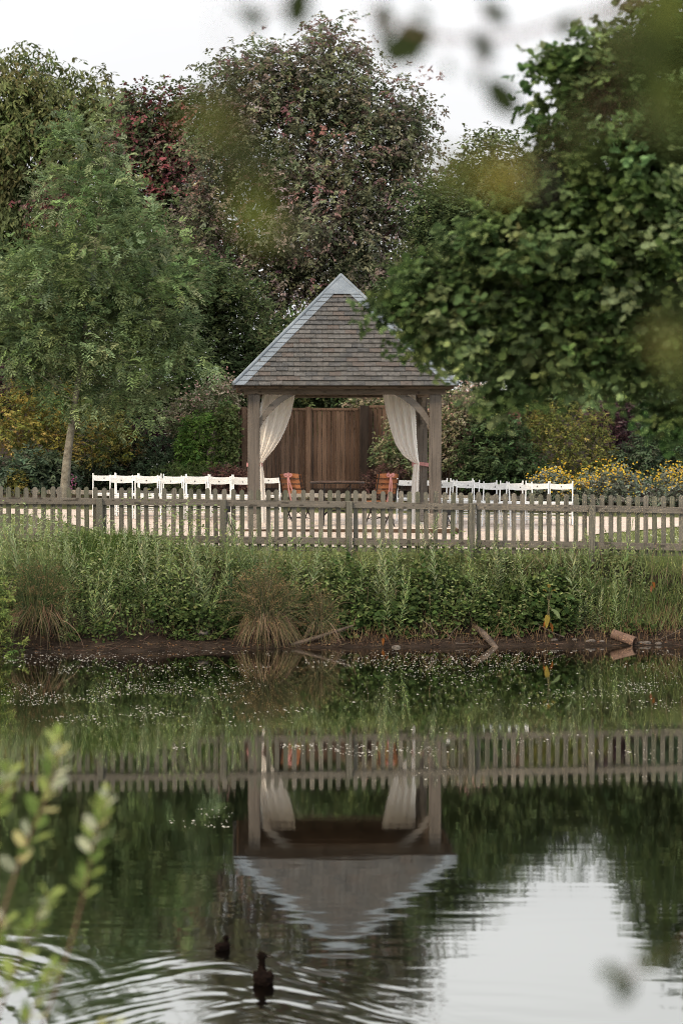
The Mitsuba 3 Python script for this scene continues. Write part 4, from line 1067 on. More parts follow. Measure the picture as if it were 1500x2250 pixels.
# ------------------------------------------------------------------ shrubs of the border
def shrub(name, label, D, ells, n, twigs, per, rad, L, W, cols, kind='oval', seed=0, flowers=None, category='shrub', group=None, bsdf='leaf', **kw):
    r = np.random.default_rng(seed + 500)
    k = thing(name, label, category, group)
    E = px_ells(ells, D)
    P, O, _ = shell_points(E, n, r, seed=seed, lump=kw.pop('lump', 0.3), inner=kw.pop('inner', 0.3))
    g = ground_z(P[:, 0], P[:, 1])
    P[:, 2] = np.maximum(P[:, 2], g + 0.05)
    c0 = np.mean([e[:3] for e in E], 0)
    b = np.array([c0[0], c0[1] + 0.1, float(ground_z(np.array([c0[0]]), np.array([c0[1] + 0.1]))[0]) - 0.05])
    st = [tube(bez(b + 0.06 * r.standard_normal(3) * [1, 1, 0], (b + p) / 2 + [0, 0, 0.1], p, 6), np.linspace(0.014, 0.004, 6), 5) for p in P[r.choice(len(P), 14)]]
    part(k, 'stem', mikit.ply(cat(*st), 'bark_mat', smooth=60))
    part(k, 'foliage', leaf_mesh([sprays(P, O, r, twigs, per, rad, L, W, cols, kind, **kw)], bsdf))
    if flowers:
        nf, fcols, fs, fper, top = flowers
        i = r.choice(len(P), nf)
        if top:
            i = np.argsort(-(P[:, 2] + 0.9 * O[:, 2] - 0.9 * O[:, 1]) + 0.5 * r.standard_normal(len(P)))[:nf]
        Q = np.repeat(P[i] + O[i] * rad * 0.95 + np.array([0, -0.03, 0.04]), fper, 0) + fs * 1.5 * r.standard_normal((nf * fper, 3))
        N_ = unit(np.array([0, -0.5, 0.9]) + 0.5 * r.standard_normal(Q.shape))
        part(k, 'blossom', leaf_mesh([leaves(Q, unit(np.cross(N_, r.standard_normal(Q.shape))), N_, fs, fs, tint(len(Q), fcols, None, 0.12, r), 'round')], 'matt_leaf'))
    return k


GOLD = [(.165, .145, .04), (.125, .13, .04), (.085, .10, .034), (.20, .16, .055)]
shrub('golden_shrub', 'golden yellow shrub with upright shoots behind the ash trunk', 54.2, [(70, 960, 95, 60), (180, 960, 110, 70), (30, 920, 70, 60), (70, 880, 22, 55), (100, 900, 26, 60), (150, 890, 30, 50), (250, 980, 70, 50), (45, 870, 16, 40)], 900, 3, 6, 0.16, 0.06, 0.036, GOLD, seed=1, droop=0.1)
shrub('laurel_shrub', 'glossy dark blue green laurel bush at the left border edge', 53.4, [(60, 1040, 70, 50), (120, 1050, 50, 50), (20, 1060, 50, 45)], 420, 3, 6, 0.2, 0.12, 0.045, [(.055, .078, .052), (.07, .092, .062), (.04, .06, .036)], seed=2)
shrub('golden_bush', 'small round golden bush at the foot of the laurel', 52.9, [(35, 1055, 22, 26), (50, 1068, 16, 18)], 130, 3, 6, 0.07, 0.035, 0.022, GOLD, seed=3)
shrub('spindle_shrub', 'dark fine leaved evergreen shrub right of the ash trunk', 54.4, [(250, 990, 110, 80), (330, 1010, 100, 60), (200, 1040, 80, 50), (280, 1060, 130, 40), (100, 1010, 60, 40)], 900, 3, 6, 0.16, 0.06, 0.03, [(.028, .042, .024), (.04, .056, .03), (.06, .078, .046)], seed=4)
shrub('purple_shrub', 'dark purple leaved shrub between the evergreen and the bright green shrub', 54.8, [(320, 980, 60, 50), (360, 960, 50, 60), (15, 850, 40, 60)], 320, 3, 6, 0.16, 0.06, 0.04, [(.035, .018, .024), (.05, .026, .032)], seed=5)
shrub('white_flowered_shrub', 'dark shrub dotted with small white flowers behind the left chairs', 53.6, [(365, 1010, 45, 45), (340, 1035, 40, 30)], 260, 3, 6, 0.12, 0.05, 0.028, [(.036, .052, .03), (.05, .07, .04)], seed=6, flowers=(26, [(.6, .62, .55)], 0.035, 2, False))
shrub('bright_green_shrub', 'bright green upright shrub left of the board fence', 53.2, [(425, 990, 38, 55), (440, 945, 40, 45), (410, 1025, 35, 35), (460, 1010, 35, 50)], 560, 3, 7, 0.12, 0.055, 0.028, [(.07, .12, .03), (.095, .15, .038), (.05, .085, .026)], seed=7)
PINK = [(.52, .30, .28), (.6, .42, .38)]
VAR = [(.165, .15, .10), (.11, .125, .065), (.07, .09, .042), (.20, .17, .125)]
shrub('weigela_shrub', 'variegated cream and pink arching shrub above the bright green one', 54.0, [(470, 880, 60, 45), (430, 900, 45, 40), (500, 860, 30, 30), (400, 915, 40, 40), (480, 930, 40, 50)], 560, 3, 6, 0.15, 0.05, 0.03, VAR, seed=8, flowers=(70, PINK, 0.045, 2, True), droop=0.4)
shrub('climbing_ivy', 'dense light edged ivy column at the left end of the board fence', 53.1, [(500, 920, 24, 40), (505, 970, 22, 50), (500, 1010, 22, 30)], 380, 3, 6, 0.09, 0.05, 0.04, [(.08, .105, .04), (.11, .135, .05), (.05, .07, .028)], seed=9)
shrub('juniper_mound', 'low olive green juniper mound behind the left chairs', 52.7, [(385, 1050, 55, 30), (430, 1050, 40, 28)], 380, 3, 8, 0.10, 0.045, 0.008, [(.085, .10, .04), (.065, .085, .036)], kind='strip', seed=10)
shrub('barberry_bush', 'low purple brown barberry mound left of the gazebo', 52.5, [(490, 1050, 45, 30), (535, 1060, 30, 25)], 420, 3, 7, 0.09, 0.032, 0.018, [(.07, .036, .032), (.052, .028, .026), (.09, .055, .047)], seed=11)
shrub('barberry_bush', 'taller purple brown barberry right of the table inside the gazebo view', 52.4, [(820, 1058, 26, 24), (855, 1045, 34, 26), (845, 1075, 30, 18)], 360, 3, 7, 0.09, 0.032, 0.018, [(.06, .034, .03), (.045, .027, .025), (.075, .048, .04)], seed=12)
shrub('weigela_shrub', 'variegated shrub seen through the gazebo behind the right curtain', 52.8, [(875, 980, 50, 45), (850, 1000, 35, 30), (890, 930, 35, 45), (900, 1010, 45, 40), (862, 925, 14, 14)], 520, 3, 6, 0.12, 0.048, 0.03, [(.12, .125, .07), (.08, .10, .048), (.055, .075, .034), (.16, .145, .095)], seed=13, flowers=(22, PINK, 0.03, 2, True))
shrub('climbing_rose', 'pink tinged climber spilling over the top of the board fence', 54.1, [(815, 882, 50, 18), (780, 884, 30, 12), (850, 878, 40, 20)], 300, 3, 6, 0.10, 0.045, 0.026, VAR, seed=14, flowers=(20, PINK, 0.04, 2, True))
shrub('weigela_shrub', 'tall cream and pink variegated shrub right of the gazebo post', 53.3, [(1010, 900, 60, 50), (985, 960, 45, 70), (1040, 880, 50, 40), (1000, 1020, 45, 45), (960, 930, 40, 70)], 760, 3, 6, 0.13, 0.045, 0.026, VAR, seed=15, flowers=(70, PINK, 0.04, 2, True), droop=0.35)
shrub('camellia_shrub', 'dark green glossy rounded shrub behind the right chairs', 53.0, [(1085, 985, 75, 65), (1130, 1020, 70, 50), (1050, 1030, 55, 40), (1090, 930, 50, 40), (1160, 1040, 50, 30)], 820, 3, 6, 0.15, 0.075, 0.036, [(.036, .056, .026), (.05, .075, .034), (.028, .045, .02)], seed=16)
shrub('golden_shrub', 'golden green privet shrub right of the dark glossy shrub', 53.8, [(1210, 960, 70, 55), (1280, 990, 75, 65), (1240, 1030, 75, 35), (1180, 905, 18, 45), (1290, 930, 50, 50), (1170, 970, 30, 45), (1320, 1020, 45, 45), (1185, 925, 45, 45), (1150, 950, 35, 50), (1225, 915, 35, 35)], 1150, 3, 7, 0.13, 0.042, 0.024, [(.105, .11, .034), (.078, .092, .03), (.14, .13, .042), (.058, .072, .026)], seed=17)
shrub('maroon_shrub', 'dark maroon smoke bush right of the golden privet', 55.0, [(1370, 940, 60, 65), (1330, 910, 50, 50), (1400, 1000, 50, 45)], 460, 3, 6, 0.16, 0.06, 0.045, [(.032, .02, .024), (.05, .03, .034), (.065, .045, .05)], seed=18)
shrub('viburnum_shrub', 'dark blue green leafy shrub at the right border edge', 53.6, [(1450, 950, 60, 75), (1500, 920, 60, 100), (1430, 1020, 55, 45), (1520, 1010, 60, 60), (1375, 1000, 25, 25)], 760, 3, 6, 0.18, 0.085, 0.038, [(.045, .066, .04), (.06, .085, .052), (.035, .052, .03)], seed=19)
SILV = [(.13, .15, .12), (.16, .18, .145), (.085, .10, .075)]
YEL = [(.58, .39, .05), (.66, .47, .07), (.48, .31, .04)]
for i, (lab, es, nf) in enumerate([('silvery shrub full of yellow daisy flowers just right of the chairs', [(1215, 1064, 42, 32), (1245, 1085, 45, 28), (1190, 1075, 30, 28)], 75),
                                   ('silvery shrub with yellow daisy flowers, middle of the three', [(1320, 1066, 66, 38), (1360, 1060, 46, 38), (1290, 1085, 50, 26)], 85),
                                   ('silvery shrub with yellow daisy flowers at the right edge', [(1440, 1076, 58, 36), (1490, 1066, 48, 40), (1540, 1080, 50, 38)], 95)]):
    shrub('daisy_bush', lab, 52.2, es, 420, 3, 6, 0.10, 0.045, 0.024, SILV, seed=20 + i, flowers=(nf, YEL, 0.042, 4, True))
fg = thing('foxglove', 'magenta pink foxglove flowers beside the ash trunk', 'flower')
r = np.random.default_rng(77)
fl = []
for px, p0, p1 in ((153, 1035, 1060), (165, 1044, 1064), (158, 1052, 1072)):
    n = 8
    ys = np.linspace(p0, p1, n)
    Q = np.array([at(px + r.normal(0, 2.5), y, 52.6) for y in ys])
    fl.append(leaves(Q, np.array([0, -.5, -.6]) + 0.5 * r.standard_normal((n, 3)), np.array([0, -1., .4]) + 0.4 * r.standard_normal((n, 3)), 0.04, 0.03, tint(n, [(.32, .07, .22), (.36, .12, .28)], None, .1, r), 'round'))
part(fg, 'blossom', leaf_mesh(fl, 'matt_leaf'))
part(fg, 'stem', mikit.ply(cat(*[tube([at(px, 1100, 52.6), at(px + 1, p0, 52.6)], 0.006, 5) for px, p0 in ((153, 1035), (165, 1044), (158, 1052))]), 'stem_mat'))
# ------------------------------------------------------------------ grass and bank vegetation
def blades(n, x, y, r, h, w, cols, lean=0.35, z=None):
    z = ground_z(x, y) if z is None else z
    D = unit(np.stack([lean * r.standard_normal(n), lean * r.standard_normal(n), np.ones(n)], -1))
    N = np.stack([r.standard_normal(n), r.standard_normal(n) - 0.6, 0.3 * np.ones(n)], -1)
    return leaves(np.stack([x, y, z], -1), D, N, h, w, tint(n, cols, None, 0.2, r), 'blade')


r = np.random.default_rng(101)
LAWN = [(.10, .125, .045), (.13, .155, .06), (.16, .17, .08), (.085, .11, .036)]


def on_path(x, y):
    return (y > 39.2) & (y < 50.3) & (x > np.interp(y, pe[:, 0], pe[:, 1])) & (x < np.interp(y, pe[:, 0], pe[:, 2]))


n = 26000
x, y = r.uniform(-8.5, 8.5, n), r.uniform(38.7, 52.9, n)
ok = ~on_path(x, y)
x, y = x[ok], y[ok]
near = y < 39.3
scene['lawn_grass'] = leaf_mesh([blades(len(x), x, y, r, np.where(near, 0.10, 0.045) * r.uniform(.6, 1.4, len(x)), 0.010, LAWN, 0.5)], 'matt_leaf')
labels['lawn_grass'] = {'label': 'short lawn grass beyond the picket fence', 'category': 'grass', 'kind': 'stuff'}
n = 420
x, y = np.concatenate([r.uniform(-8, -4, n), r.uniform(4, 8, n)]), r.uniform(39, 48, 2 * n)
ok = ~on_path(x, y)
x, y = x[ok], y[ok]
n = len(x)
scene['daisies'] = leaf_mesh([leaves(np.stack([x, y, ground_z(x, y) + 0.05], -1), r.standard_normal((n, 3)) * [1, 1, .1], np.array([0, -.7, .8]) + .2 * r.standard_normal((n, 3)), 0.022, 0.022, tint(n, [(.7, .7, .62)], None, .05, r), 'round')], 'matt_leaf')
labels['daisies'] = {'label': 'tiny white daisies scattered through the lawn', 'category': 'flowers', 'kind': 'stuff'}

# where the bank's plants stand: pixel columns and depths
SHORE = np.array(sorted((q[0], q[1]) for q in POND.exterior.coords if q[1] > 33.5))


def shore_y(x):
    return np.interp(x, SHORE[:, 0], SHORE[:, 1])


def bank_xy(n, p0, p1, d0, d1):
    """n points at d0 to d1 metres behind the far water line."""
    px = r.uniform(p0, p1, n)
    x = px_to_x(px, 37.4)
    return x, np.minimum(shore_y(x) + r.uniform(d0, d1, n), 38.30 + 0.2 * r.random(n) ** 2)


MEADOW = [(.18, .235, .085), (.23, .28, .11), (.26, .30, .14), (.13, .18, .06)]
LUSH = [(.066, .10, .034), (.084, .125, .042), (.05, .08, .028), (.125, .165, .06)]
DRY = [(.19, .13, .075), (.14, .09, .055), (.24, .17, .10)]
out = []
for n, p0, p1, d0, d1, h, cols, w in [(6500, -60, 1560, .7, 2.4, .26, MEADOW, .010), (1800, 130, 330, 1.3, 2.4, .30, [(.095, .15, .042), (.12, .18, .052)], .008), (4200, -60, 1560, .12, 1.2, .30, LUSH, .010), (900, -60, 1560, .03, .3, .22, LUSH, .010), (900, -60, 1400, .03, .5, .22, DRY, .008), (800, 1370, 1540, .3, .9, .16, DRY, .007), (1500, 1330, 1560, .3, 1.0, .20, MEADOW, .009)]:
    x, y = bank_xy(n, p0, p1, d0, d1)
    ok = ground_z(x, y) > 0.18
    x, y = x[ok], y[ok]
    out.append(blades(len(x), x, y, r, h * r.uniform(.5, 1.5, len(x)), w, cols, 0.38))
scene['bank_grass'] = leaf_mesh(out, 'matt_leaf')
labels['bank_grass'] = {'label': 'rough grass growing over the pond bank', 'category': 'grass', 'kind': 'stuff'}

# leafy undergrowth: a low thicket too dense to count
def thicket(n, p0, p1, d0, d1, h0, h1, L, W, cols, kind, cl=0.0, seed=0, outward=0.5):
    x, y = bank_xy(n, p0, p1, d0, d1)
    keep = meshkit.fbm(np.stack([x * 1.5, y * 1.5, 0 * x + seed], -1), 3, seed) > cl
    x, y = x[keep], y[keep]
    n = len(x)
    g = ground_z(x, y)
    hmax = h0 + (h1 - h0) * np.clip(3.2 * meshkit.fbm(np.stack([x * 1.6, y * 1.6, 0 * x + 9], -1), 3, seed + 1) - 0.95, 0.02, 1.4)
    z = g + hmax * r.random(n) ** 0.6
    z = np.where(y > 38.25, np.minimum(z, g + 0.16), z)
    ok = g > 0.12
    N = np.array([0, -outward, 0.9]) + 0.45 * r.standard_normal((n, 3))
    Dv = np.stack([r.standard_normal(n), -0.5 + 0.8 * r.standard_normal(n), -0.35 + 0.35 * r.standard_normal(n)], -1)
    s = r.uniform(.6, 1.35, n)
    return leaves(np.stack([x, y, z], -1)[ok], Dv[ok], N[ok], (L * s)[ok], (W * s)[ok], tint(int(ok.sum()), cols, None, .2, r), kind)


out = [thicket(9500, 330, 1400, .08, .95, .08, .62, .068, .054, LUSH, 'round', .33, 1),
       thicket(3400, 640, 1260, .06, .75, .05, .50, .09, .075, [(.055, .09, .03), (.07, .11, .038)], 'round', .38, 2),
       thicket(11000, -60, 1420, .3, 1.7, .10, .85, .058, .026, MEADOW, 'oval', .32, 3),
       thicket(17000, -60, 1440, .75, 2.2, .18, .80, .065, .017, [(.24, .30, .14), (.29, .34, .175), (.33, .37, .21), (.18, .235, .10)], 'strip', .28, 4),
       thicket(3600, 120, 520, .02, .35, .03, .26, .06, .04, LUSH, 'oval', .42, 8),
       thicket(5200, 640, 1400, .01, .32, .02, .30, .066, .054, LUSH, 'round', .42, 12),
       thicket(6200, -60, 640, .1, 1.3, .12, .60, .055, .022, LUSH, 'oval', .32, 5),
       thicket(2800, 1330, 1580, .25, 1.0, .03, .32, .045, .026, LUSH, 'oval', .45, 6)]
scene['undergrowth'] = leaf_mesh(out)
labels['undergrowth'] = {'label': 'dense leafy undergrowth covering the pond bank', 'category': 'undergrowth', 'kind': 'stuff'}

# bent and broken dead stems of last year
n = 90
x, y = bank_xy(n, -40, 1540, .3, 2.0)
st_ = []
for a, b in zip(x, y):
    z0 = float(ground_z(np.array([a]), np.array([b]))[0])
    hh = r.uniform(.25, .75)
    lean = np.array([r.normal(0, .35), r.normal(-.1, .2), 1.0]) * hh
    kink = np.array([r.normal(0, .15), -.05, r.uniform(-.25, .1)])
    st_.append(tube(np.array([[a, b, z0], [a, b, z0] + 0.55 * lean, [a, b, z0] + 0.8 * lean, [a, b, z0] + 0.8 * lean + kink * hh]), np.array([.005, .004, .0035, .002]), 4))
scene['dry_stems'] = mikit.ply(cat(*st_), plain((.20, .145, .09), .9))
labels['dry_stems'] = {'label': 'bent dead stems standing among the bank plants', 'category': 'stems', 'kind': 'stuff'}

# litter on the mud: straw, roots, dead leaves
n = 4200
x, y = bank_xy(n, -60, 1560, 0.0, 0.8)
g = ground_z(x, y)
ok = (g > 0.005) & (g < 0.5)
x, y, g = x[ok], y[ok], g[ok]
n = len(x)
li = [leaves(np.stack([x, y, g + 0.008], -1), np.stack([r.standard_normal(n), 0.6 * r.standard_normal(n), 0.15 * r.standard_normal(n)], -1), np.array([0, -.5, 1.]) + .3 * r.standard_normal((n, 3)), r.uniform(.03, .2, n), r.uniform(.004, .010, n), tint(n, [(.11, .075, .055), (.07, .045, .034), (.19, .14, .10), (.04, .028, .02)], None, .2, r), 'strip')]
n2 = 700
i = r.choice(n, n2)
li.append(leaves(np.stack([x[i], y[i], g[i] + 0.01], -1), r.standard_normal((n2, 3)) * [1, 1, .2], np.array([0, -.4, 1.]) + .5 * r.standard_normal((n2, 3)), .045, .03, tint(n2, [(.13, .075, .045), (.2, .12, .07), (.07, .045, .03)], None, .2, r), 'oval'))
n3 = 900
xx, yy = bank_xy(n3, 700, 1500, 0.1, 0.6)
zz = ground_z(xx, yy) + r.uniform(.0, .25, n3)
li.append(leaves(np.stack([xx, yy, zz], -1), np.stack([.4 * r.standard_normal(n3), -.4 * np.ones(n3), -np.ones(n3)], -1), np.array([0, -1., .2]) + .3 * r.standard_normal((n3, 3)), r.uniform(.08, .25, n3), .005, tint(n3, DRY, None, .2, r), 'blade'))
scene['leaf_litter'] = leaf_mesh(li, 'matt_leaf')
labels['leaf_litter'] = {'label': 'dead straw, roots and leaves strewn on the muddy bank foot', 'category': 'litter', 'kind': 'stuff'}


# ------------------------------------------------------------------ tall leafy stems standing out of the bank
def spire(seed, h, lw, cols):
    q = np.random.default_rng(seed)
    n = int(60 * h / 0.5)
    t = np.linspace(0.06, 1.0, n)
    bend = np.array([q.normal(0, .06), q.normal(0, .05), 0])
    P = np.stack([bend[0] * t ** 2, bend[1] * t ** 2, h * t], -1)
    a = np.arange(n) * 2.4 + q.normal(0, .2, n)
    rise = 0.25 + 0.9 * t ** 2
    D = np.stack([np.cos(a), np.sin(a), rise], -1)
    N = np.stack([-0.4 * np.cos(a), -0.4 * np.sin(a), np.ones(n)], -1) + .2 * q.standard_normal((n, 3))
    L = lw * (1.15 - 0.75 * t ** 2) * q.uniform(.8, 1.2, n)
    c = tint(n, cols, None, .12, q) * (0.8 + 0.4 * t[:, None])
    stem = tube(np.stack([bend[0] * np.linspace(0, 1, 5) ** 2, bend[1] * np.linspace(0, 1, 5) ** 2, h * np.linspace(0, 1, 5)], -1), np.linspace(.005, .002, 5), 4, cap=False)
    sv = (np.asarray(stem.vertices), np.asarray(stem.faces), np.repeat([[.10, .12, .05]], len(stem.vertices), 0))
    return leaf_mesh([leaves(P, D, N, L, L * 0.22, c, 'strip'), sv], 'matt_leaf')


WH = [[(.26, .32, .16), (.31, .36, .19), (.20, .26, .115)], [(.20, .275, .115), (.26, .32, .14)], [(.32, .36, .21), (.25, .30, .155)]]
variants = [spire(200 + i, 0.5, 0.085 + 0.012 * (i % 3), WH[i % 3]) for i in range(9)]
r = np.random.default_rng(111)
tops = [(390, 1150), (528, 1185), (575, 1150), (563, 1168), (655, 1178), (720, 1185), (878, 1180), (940, 1128), (948, 1150), (860, 1160), (1092, 1150), (1045, 1185), (1362, 1140), (1350, 1165), (30, 1150), (70, 1165), (95, 1160), (120, 1178), (150, 1185), (322, 1150), (350, 1160), (245, 1172), (270, 1165), (500, 1130), (545, 1140), (1230, 1185), (1160, 1180), (290, 1165), (5, 1158), (50, 1172), (455, 1165), (475, 1150), (600, 1175)]
tops += [(p, r.uniform(1158, 1215)) for p in np.concatenate([r.uniform(-20, 480, 26), r.uniform(480, 700, 9), r.uniform(700, 1420, 26)])]
tops += [(p, r.uniform(1240, 1330)) for p in np.concatenate([r.uniform(150, 250, 9), r.uniform(1230, 1370, 9), r.uniform(420, 480, 4), r.uniform(850, 900, 4)])]
TALL = {(390, 1150): 'dark tall willowherb stem between the first and second fence posts from the left', (940, 1128): 'tallest pale willowherb spire, before the right front post of the gazebo', (1092, 1150): 'tall willowherb spire right of the fence post beside the right chairs',
        (1362, 1140): 'tall isolated willowherb spire right of the rightmost fence post', (500, 1130): 'tall willowherb spire beside the fence post left of the gazebo', (575, 1150): 'tall willowherb spire before the left front post of the gazebo', (30, 1150): 'tall willowherb spire at the left end of the fence'}
for px, ptop in tops:
    x = px_to_x(px, 37.8)
    D = float(shore_y(x)) + (r.uniform(0.6, 1.3) if ptop < 1232 else r.uniform(0.2, 0.5))
    g = float(ground_z(np.array([x]), np.array([D]))[0])
    zt = at(px, ptop, D)[2]
    h = zt - g
    if h < 0.22 or g < 0.05:
        continue
    sp_ = TALL.get((px, ptop))
    k = thing('willowherb', sp_ or 'tall pale green leafy willowherb stem on the pond bank', 'plant', None if sp_ else 'willowherb stems along the pond bank')
    w = r.uniform(.8, 1.25)
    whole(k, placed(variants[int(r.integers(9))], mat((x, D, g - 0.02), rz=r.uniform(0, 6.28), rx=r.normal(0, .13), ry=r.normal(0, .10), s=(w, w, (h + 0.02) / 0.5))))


def tussock(px, py, D, label, n, h, spread, seed, dead, green=((.055, .07, .033), (.08, .095, .042), (.13, .125, .065), (.17, .14, .085))):
    """A rush tussock: blades springing from a rough mound, dead straw slumping over its sides."""
    q = np.random.default_rng(seed)
    k = thing('rush_tussock', label, 'plant')
    b = at(px, py, D)
    b[2] = max(float(ground_z(np.array([b[0]]), np.array([D]))[0]), b[2] - 0.18)
    S = 8

    def strips(P, w, cols):
        m = len(P)
        sd = unit(np.cross(np.gradient(P, axis=1), np.array([0.25, -1.0, 0.3])))
        ww = w * q.uniform(.6, 1.3, (m, 1, 1)) * (1 - 0.8 * np.linspace(0, 1, S)[None, :, None] ** 1.5)
        V = np.stack([P - sd * ww / 2, P + sd * ww / 2], 2).reshape(m, S * 2, 3)
        f = np.array([[2 * i, 2 * i + 1, 2 * i + 3] for i in range(S - 1)] + [[2 * i, 2 * i + 3, 2 * i + 2] for i in range(S - 1)])
        return V.reshape(-1, 3), (f[None] + (np.arange(m) * S * 2)[:, None, None]).reshape(-1, 3), np.repeat(np.clip(tint(m, cols, None, .22, q), .004, 1), S * 2, 0)

    def mound(m, rad, top):
        a = q.uniform(0, 6.283, m)
        f = np.sqrt(q.random(m))
        rr = rad * f * (1 + 0.3 * np.sin(a * 3 + seed) + 0.15 * q.standard_normal(m))
        return a, b + np.stack([rr * np.cos(a), 0.8 * rr * np.sin(a), top * (1 - f ** 2) + 0.03 * q.standard_normal(m)], -1)
    t = np.linspace(0, 1, S)[None, :, None]
    a, root = mound(n, 0.30 * spread, 0.28)
    a = a + 0.5 * q.standard_normal(n)
    lean = np.abs(q.normal(0, 0.55, n))
    d = np.stack([np.cos(a) * np.sin(lean), 0.8 * np.sin(a) * np.sin(lean), np.cos(lean)], -1)[:, None]
    L = (h * q.uniform(0.45, 1.1, n) * np.where(q.random(n) < .2, 0.6, 1))[:, None, None]
    bend = np.stack([.12 * q.standard_normal(n), .1 * q.standard_normal(n), -np.abs(q.normal(.12, .15, n)) - 0.25 * lean], -1)[:, None]
    P = root[:, None] + d * L * t + bend * L * t ** 2.4
    part(k, 'blades', leaf_mesh([strips(P, 0.010, green)], 'matt_leaf'))
    m = P[q.choice(n, int(n * 0.6)), -2 - int(q.integers(0, 2))]
    m = np.repeat(m, 6, 0) + 0.018 * q.standard_normal((len(m) * 6, 3))
    part(k, 'seed_heads', leaf_mesh([leaves(m, q.standard_normal(m.shape) + [0, 0, .5], q.standard_normal(m.shape) + [0, -1, 0], 0.03, 0.010, tint(len(m), [(.20, .14, .075), (.15, .11, .055), (.25, .18, .10)], None, .2, q), 'strip')], 'matt_leaf'))
    out_ = []
    for cnt, rad, cols, w, l0, l1 in ((dead, .34, [(.24, .165, .105), (.16, .105, .07), (.33, .24, .16), (.10, .07, .045)], .010, .25, .62), (dead, .30, [(.13, .12, .06), (.10, .10, .05), (.18, .15, .09)], .008, .3, .75)):
        a, root = mound(cnt, rad * spread, 0.30)
        a = np.where(q.random(cnt) < 0.75, -np.abs(np.angle(np.exp(1j * a))), a) + 0.35 * q.standard_normal(cnt)
        L = q.uniform(l0, l1, cnt)[:, None, None]
        up = q.uniform(-.1, .55, cnt)
        d = unit(np.stack([np.cos(a), 0.8 * np.sin(a), up], -1))[:, None]
        drop = q.uniform(.5, 1.15, cnt)[:, None, None]
        P = root[:, None] + d * L * (t * .62) + np.array([0, 0, -1.0]) * L * drop * t ** 1.9 + 0.06 * L * np.sin(t * 4 + q.uniform(0, 6, (cnt, 1, 1))) * q.standard_normal((cnt, 1, 3))
        P[..., 2] = np.maximum(P[..., 2], 0.01)
        out_.append(strips(P, w, cols))
    part(k, 'dead_straw', leaf_mesh(out_, 'matt_leaf'))


tussock(583, 1350, 37.3, 'rush tussock with dry straw skirt hanging over the water edge at the centre', 1150, 0.86, 0.80, 1, 480)
tussock(85, 1330, 36.75, 'rush tussock with rusty seed heads at the left end of the bank', 1100, 0.82, 1.0, 2, 200, [(.06, .085, .036), (.085, .115, .046), (.12, .135, .06)])
tussock(705, 1370, 37.45, 'smaller upright rush clump right of the straw skirted tussock', 320, 0.62, 0.45, 3, 60)


def iris(px, py, D, hs, seed, label):
    q = np.random.default_rng(seed)
    k = thing('iris_clump', label, 'plant')
    b = at(px, py, D)
    b[2] = float(ground_z(np.array([b[0]]), np.array([D]))[0])
    for h, dx in hs:
        t = np.linspace(0, 1, 8)
        P = np.stack([b[0] + dx * 0.4 + dx * t ** 1.5 + 0 * t, b[1] + q.normal(0, .05) + 0 * t, b[2] + h * t], -1)
        w = 0.034 * np.minimum(1, (1.02 - t) * 2.2)
        a = q.normal(0.2, .5)
        sd = np.array([math.cos(a), math.sin(a), 0])
        part(k, 'leaf', leaf_mesh([(np.vstack([P - sd * w[:, None] / 2, P + sd * w[:, None] / 2]), np.vstack([[[i, i + 1, i + 9], [i, i + 9, i + 8]] for i in range(7)]), np.repeat([np.array([.05, .085, .038]) * q.uniform(.8, 1.3)], 16, 0))], 'leaf'))


iris(505, 1270, 37.6, [(.72, -.03), (.9, .0), (.7, .03), (.62, .09), (.55, -.08), (.5, .12)], 1, 'upright sword leaves standing behind the straw skirted tussock, left clump')
iris(560, 1260, 37.7, [(.95, .0), (.7, .05), (.6, .09), (.55, -.04), (.45, .13)], 2, 'upright sword leaves standing behind the straw skirted tussock, right clump')


def dock(px, py, D, label, spec, seed):
    """spec: (length, sideways, forward, rise, colour) of every large leaf."""
    q = np.random.default_rng(seed)
    k = thing('dock_plant', label, 'plant')
    b = at(px, py, D)
    b[2] = max(b[2], float(ground_z(np.array([b[0]]), np.array([D]))[0]))
    for L, sx, fy, rz_, c in spec:
        st = np.array([0.25 * sx, -0.25 * fy, rz_])
        d0 = np.array([sx, -fy, rz_ * 0.5 - 0.3])
        S = 8
        t = np.linspace(0, 1, S)
        d = unit(np.array([sx, -fy, rz_]))
        P = b + st * 0.3 + np.outer(t, d) * L + np.outer(t ** 2, [0, 0, -0.45 * L])
        sd = unit(np.cross(d, [0.1, -0.3, 1.0]))
        w = 0.42 * L * np.sin(np.pi * (0.06 + 0.94 * t) ** 0.85) ** 0.8 * 0.5
        rows = []
        for s, lift in ((-1, .25), (-.5, .08), (0, 0), (.5, .08), (1, .25)):
            rows.append(P + sd * (s * w)[:, None] + np.array([0, 0, 1]) * (lift * w + .006 * q.standard_normal(S))[:, None])
        m = grid_mesh(np.array(rows))
        part(k, 'leaf', mikit.ply(m, 'leaf', smooth=True, color=np.repeat([np.array(c) * q.uniform(.85, 1.15)], len(m.vertices), 0)))
        part(k, 'stalk', mikit.ply(tube([b, b + st * 0.3], 0.004, 5), 'stem_mat'))


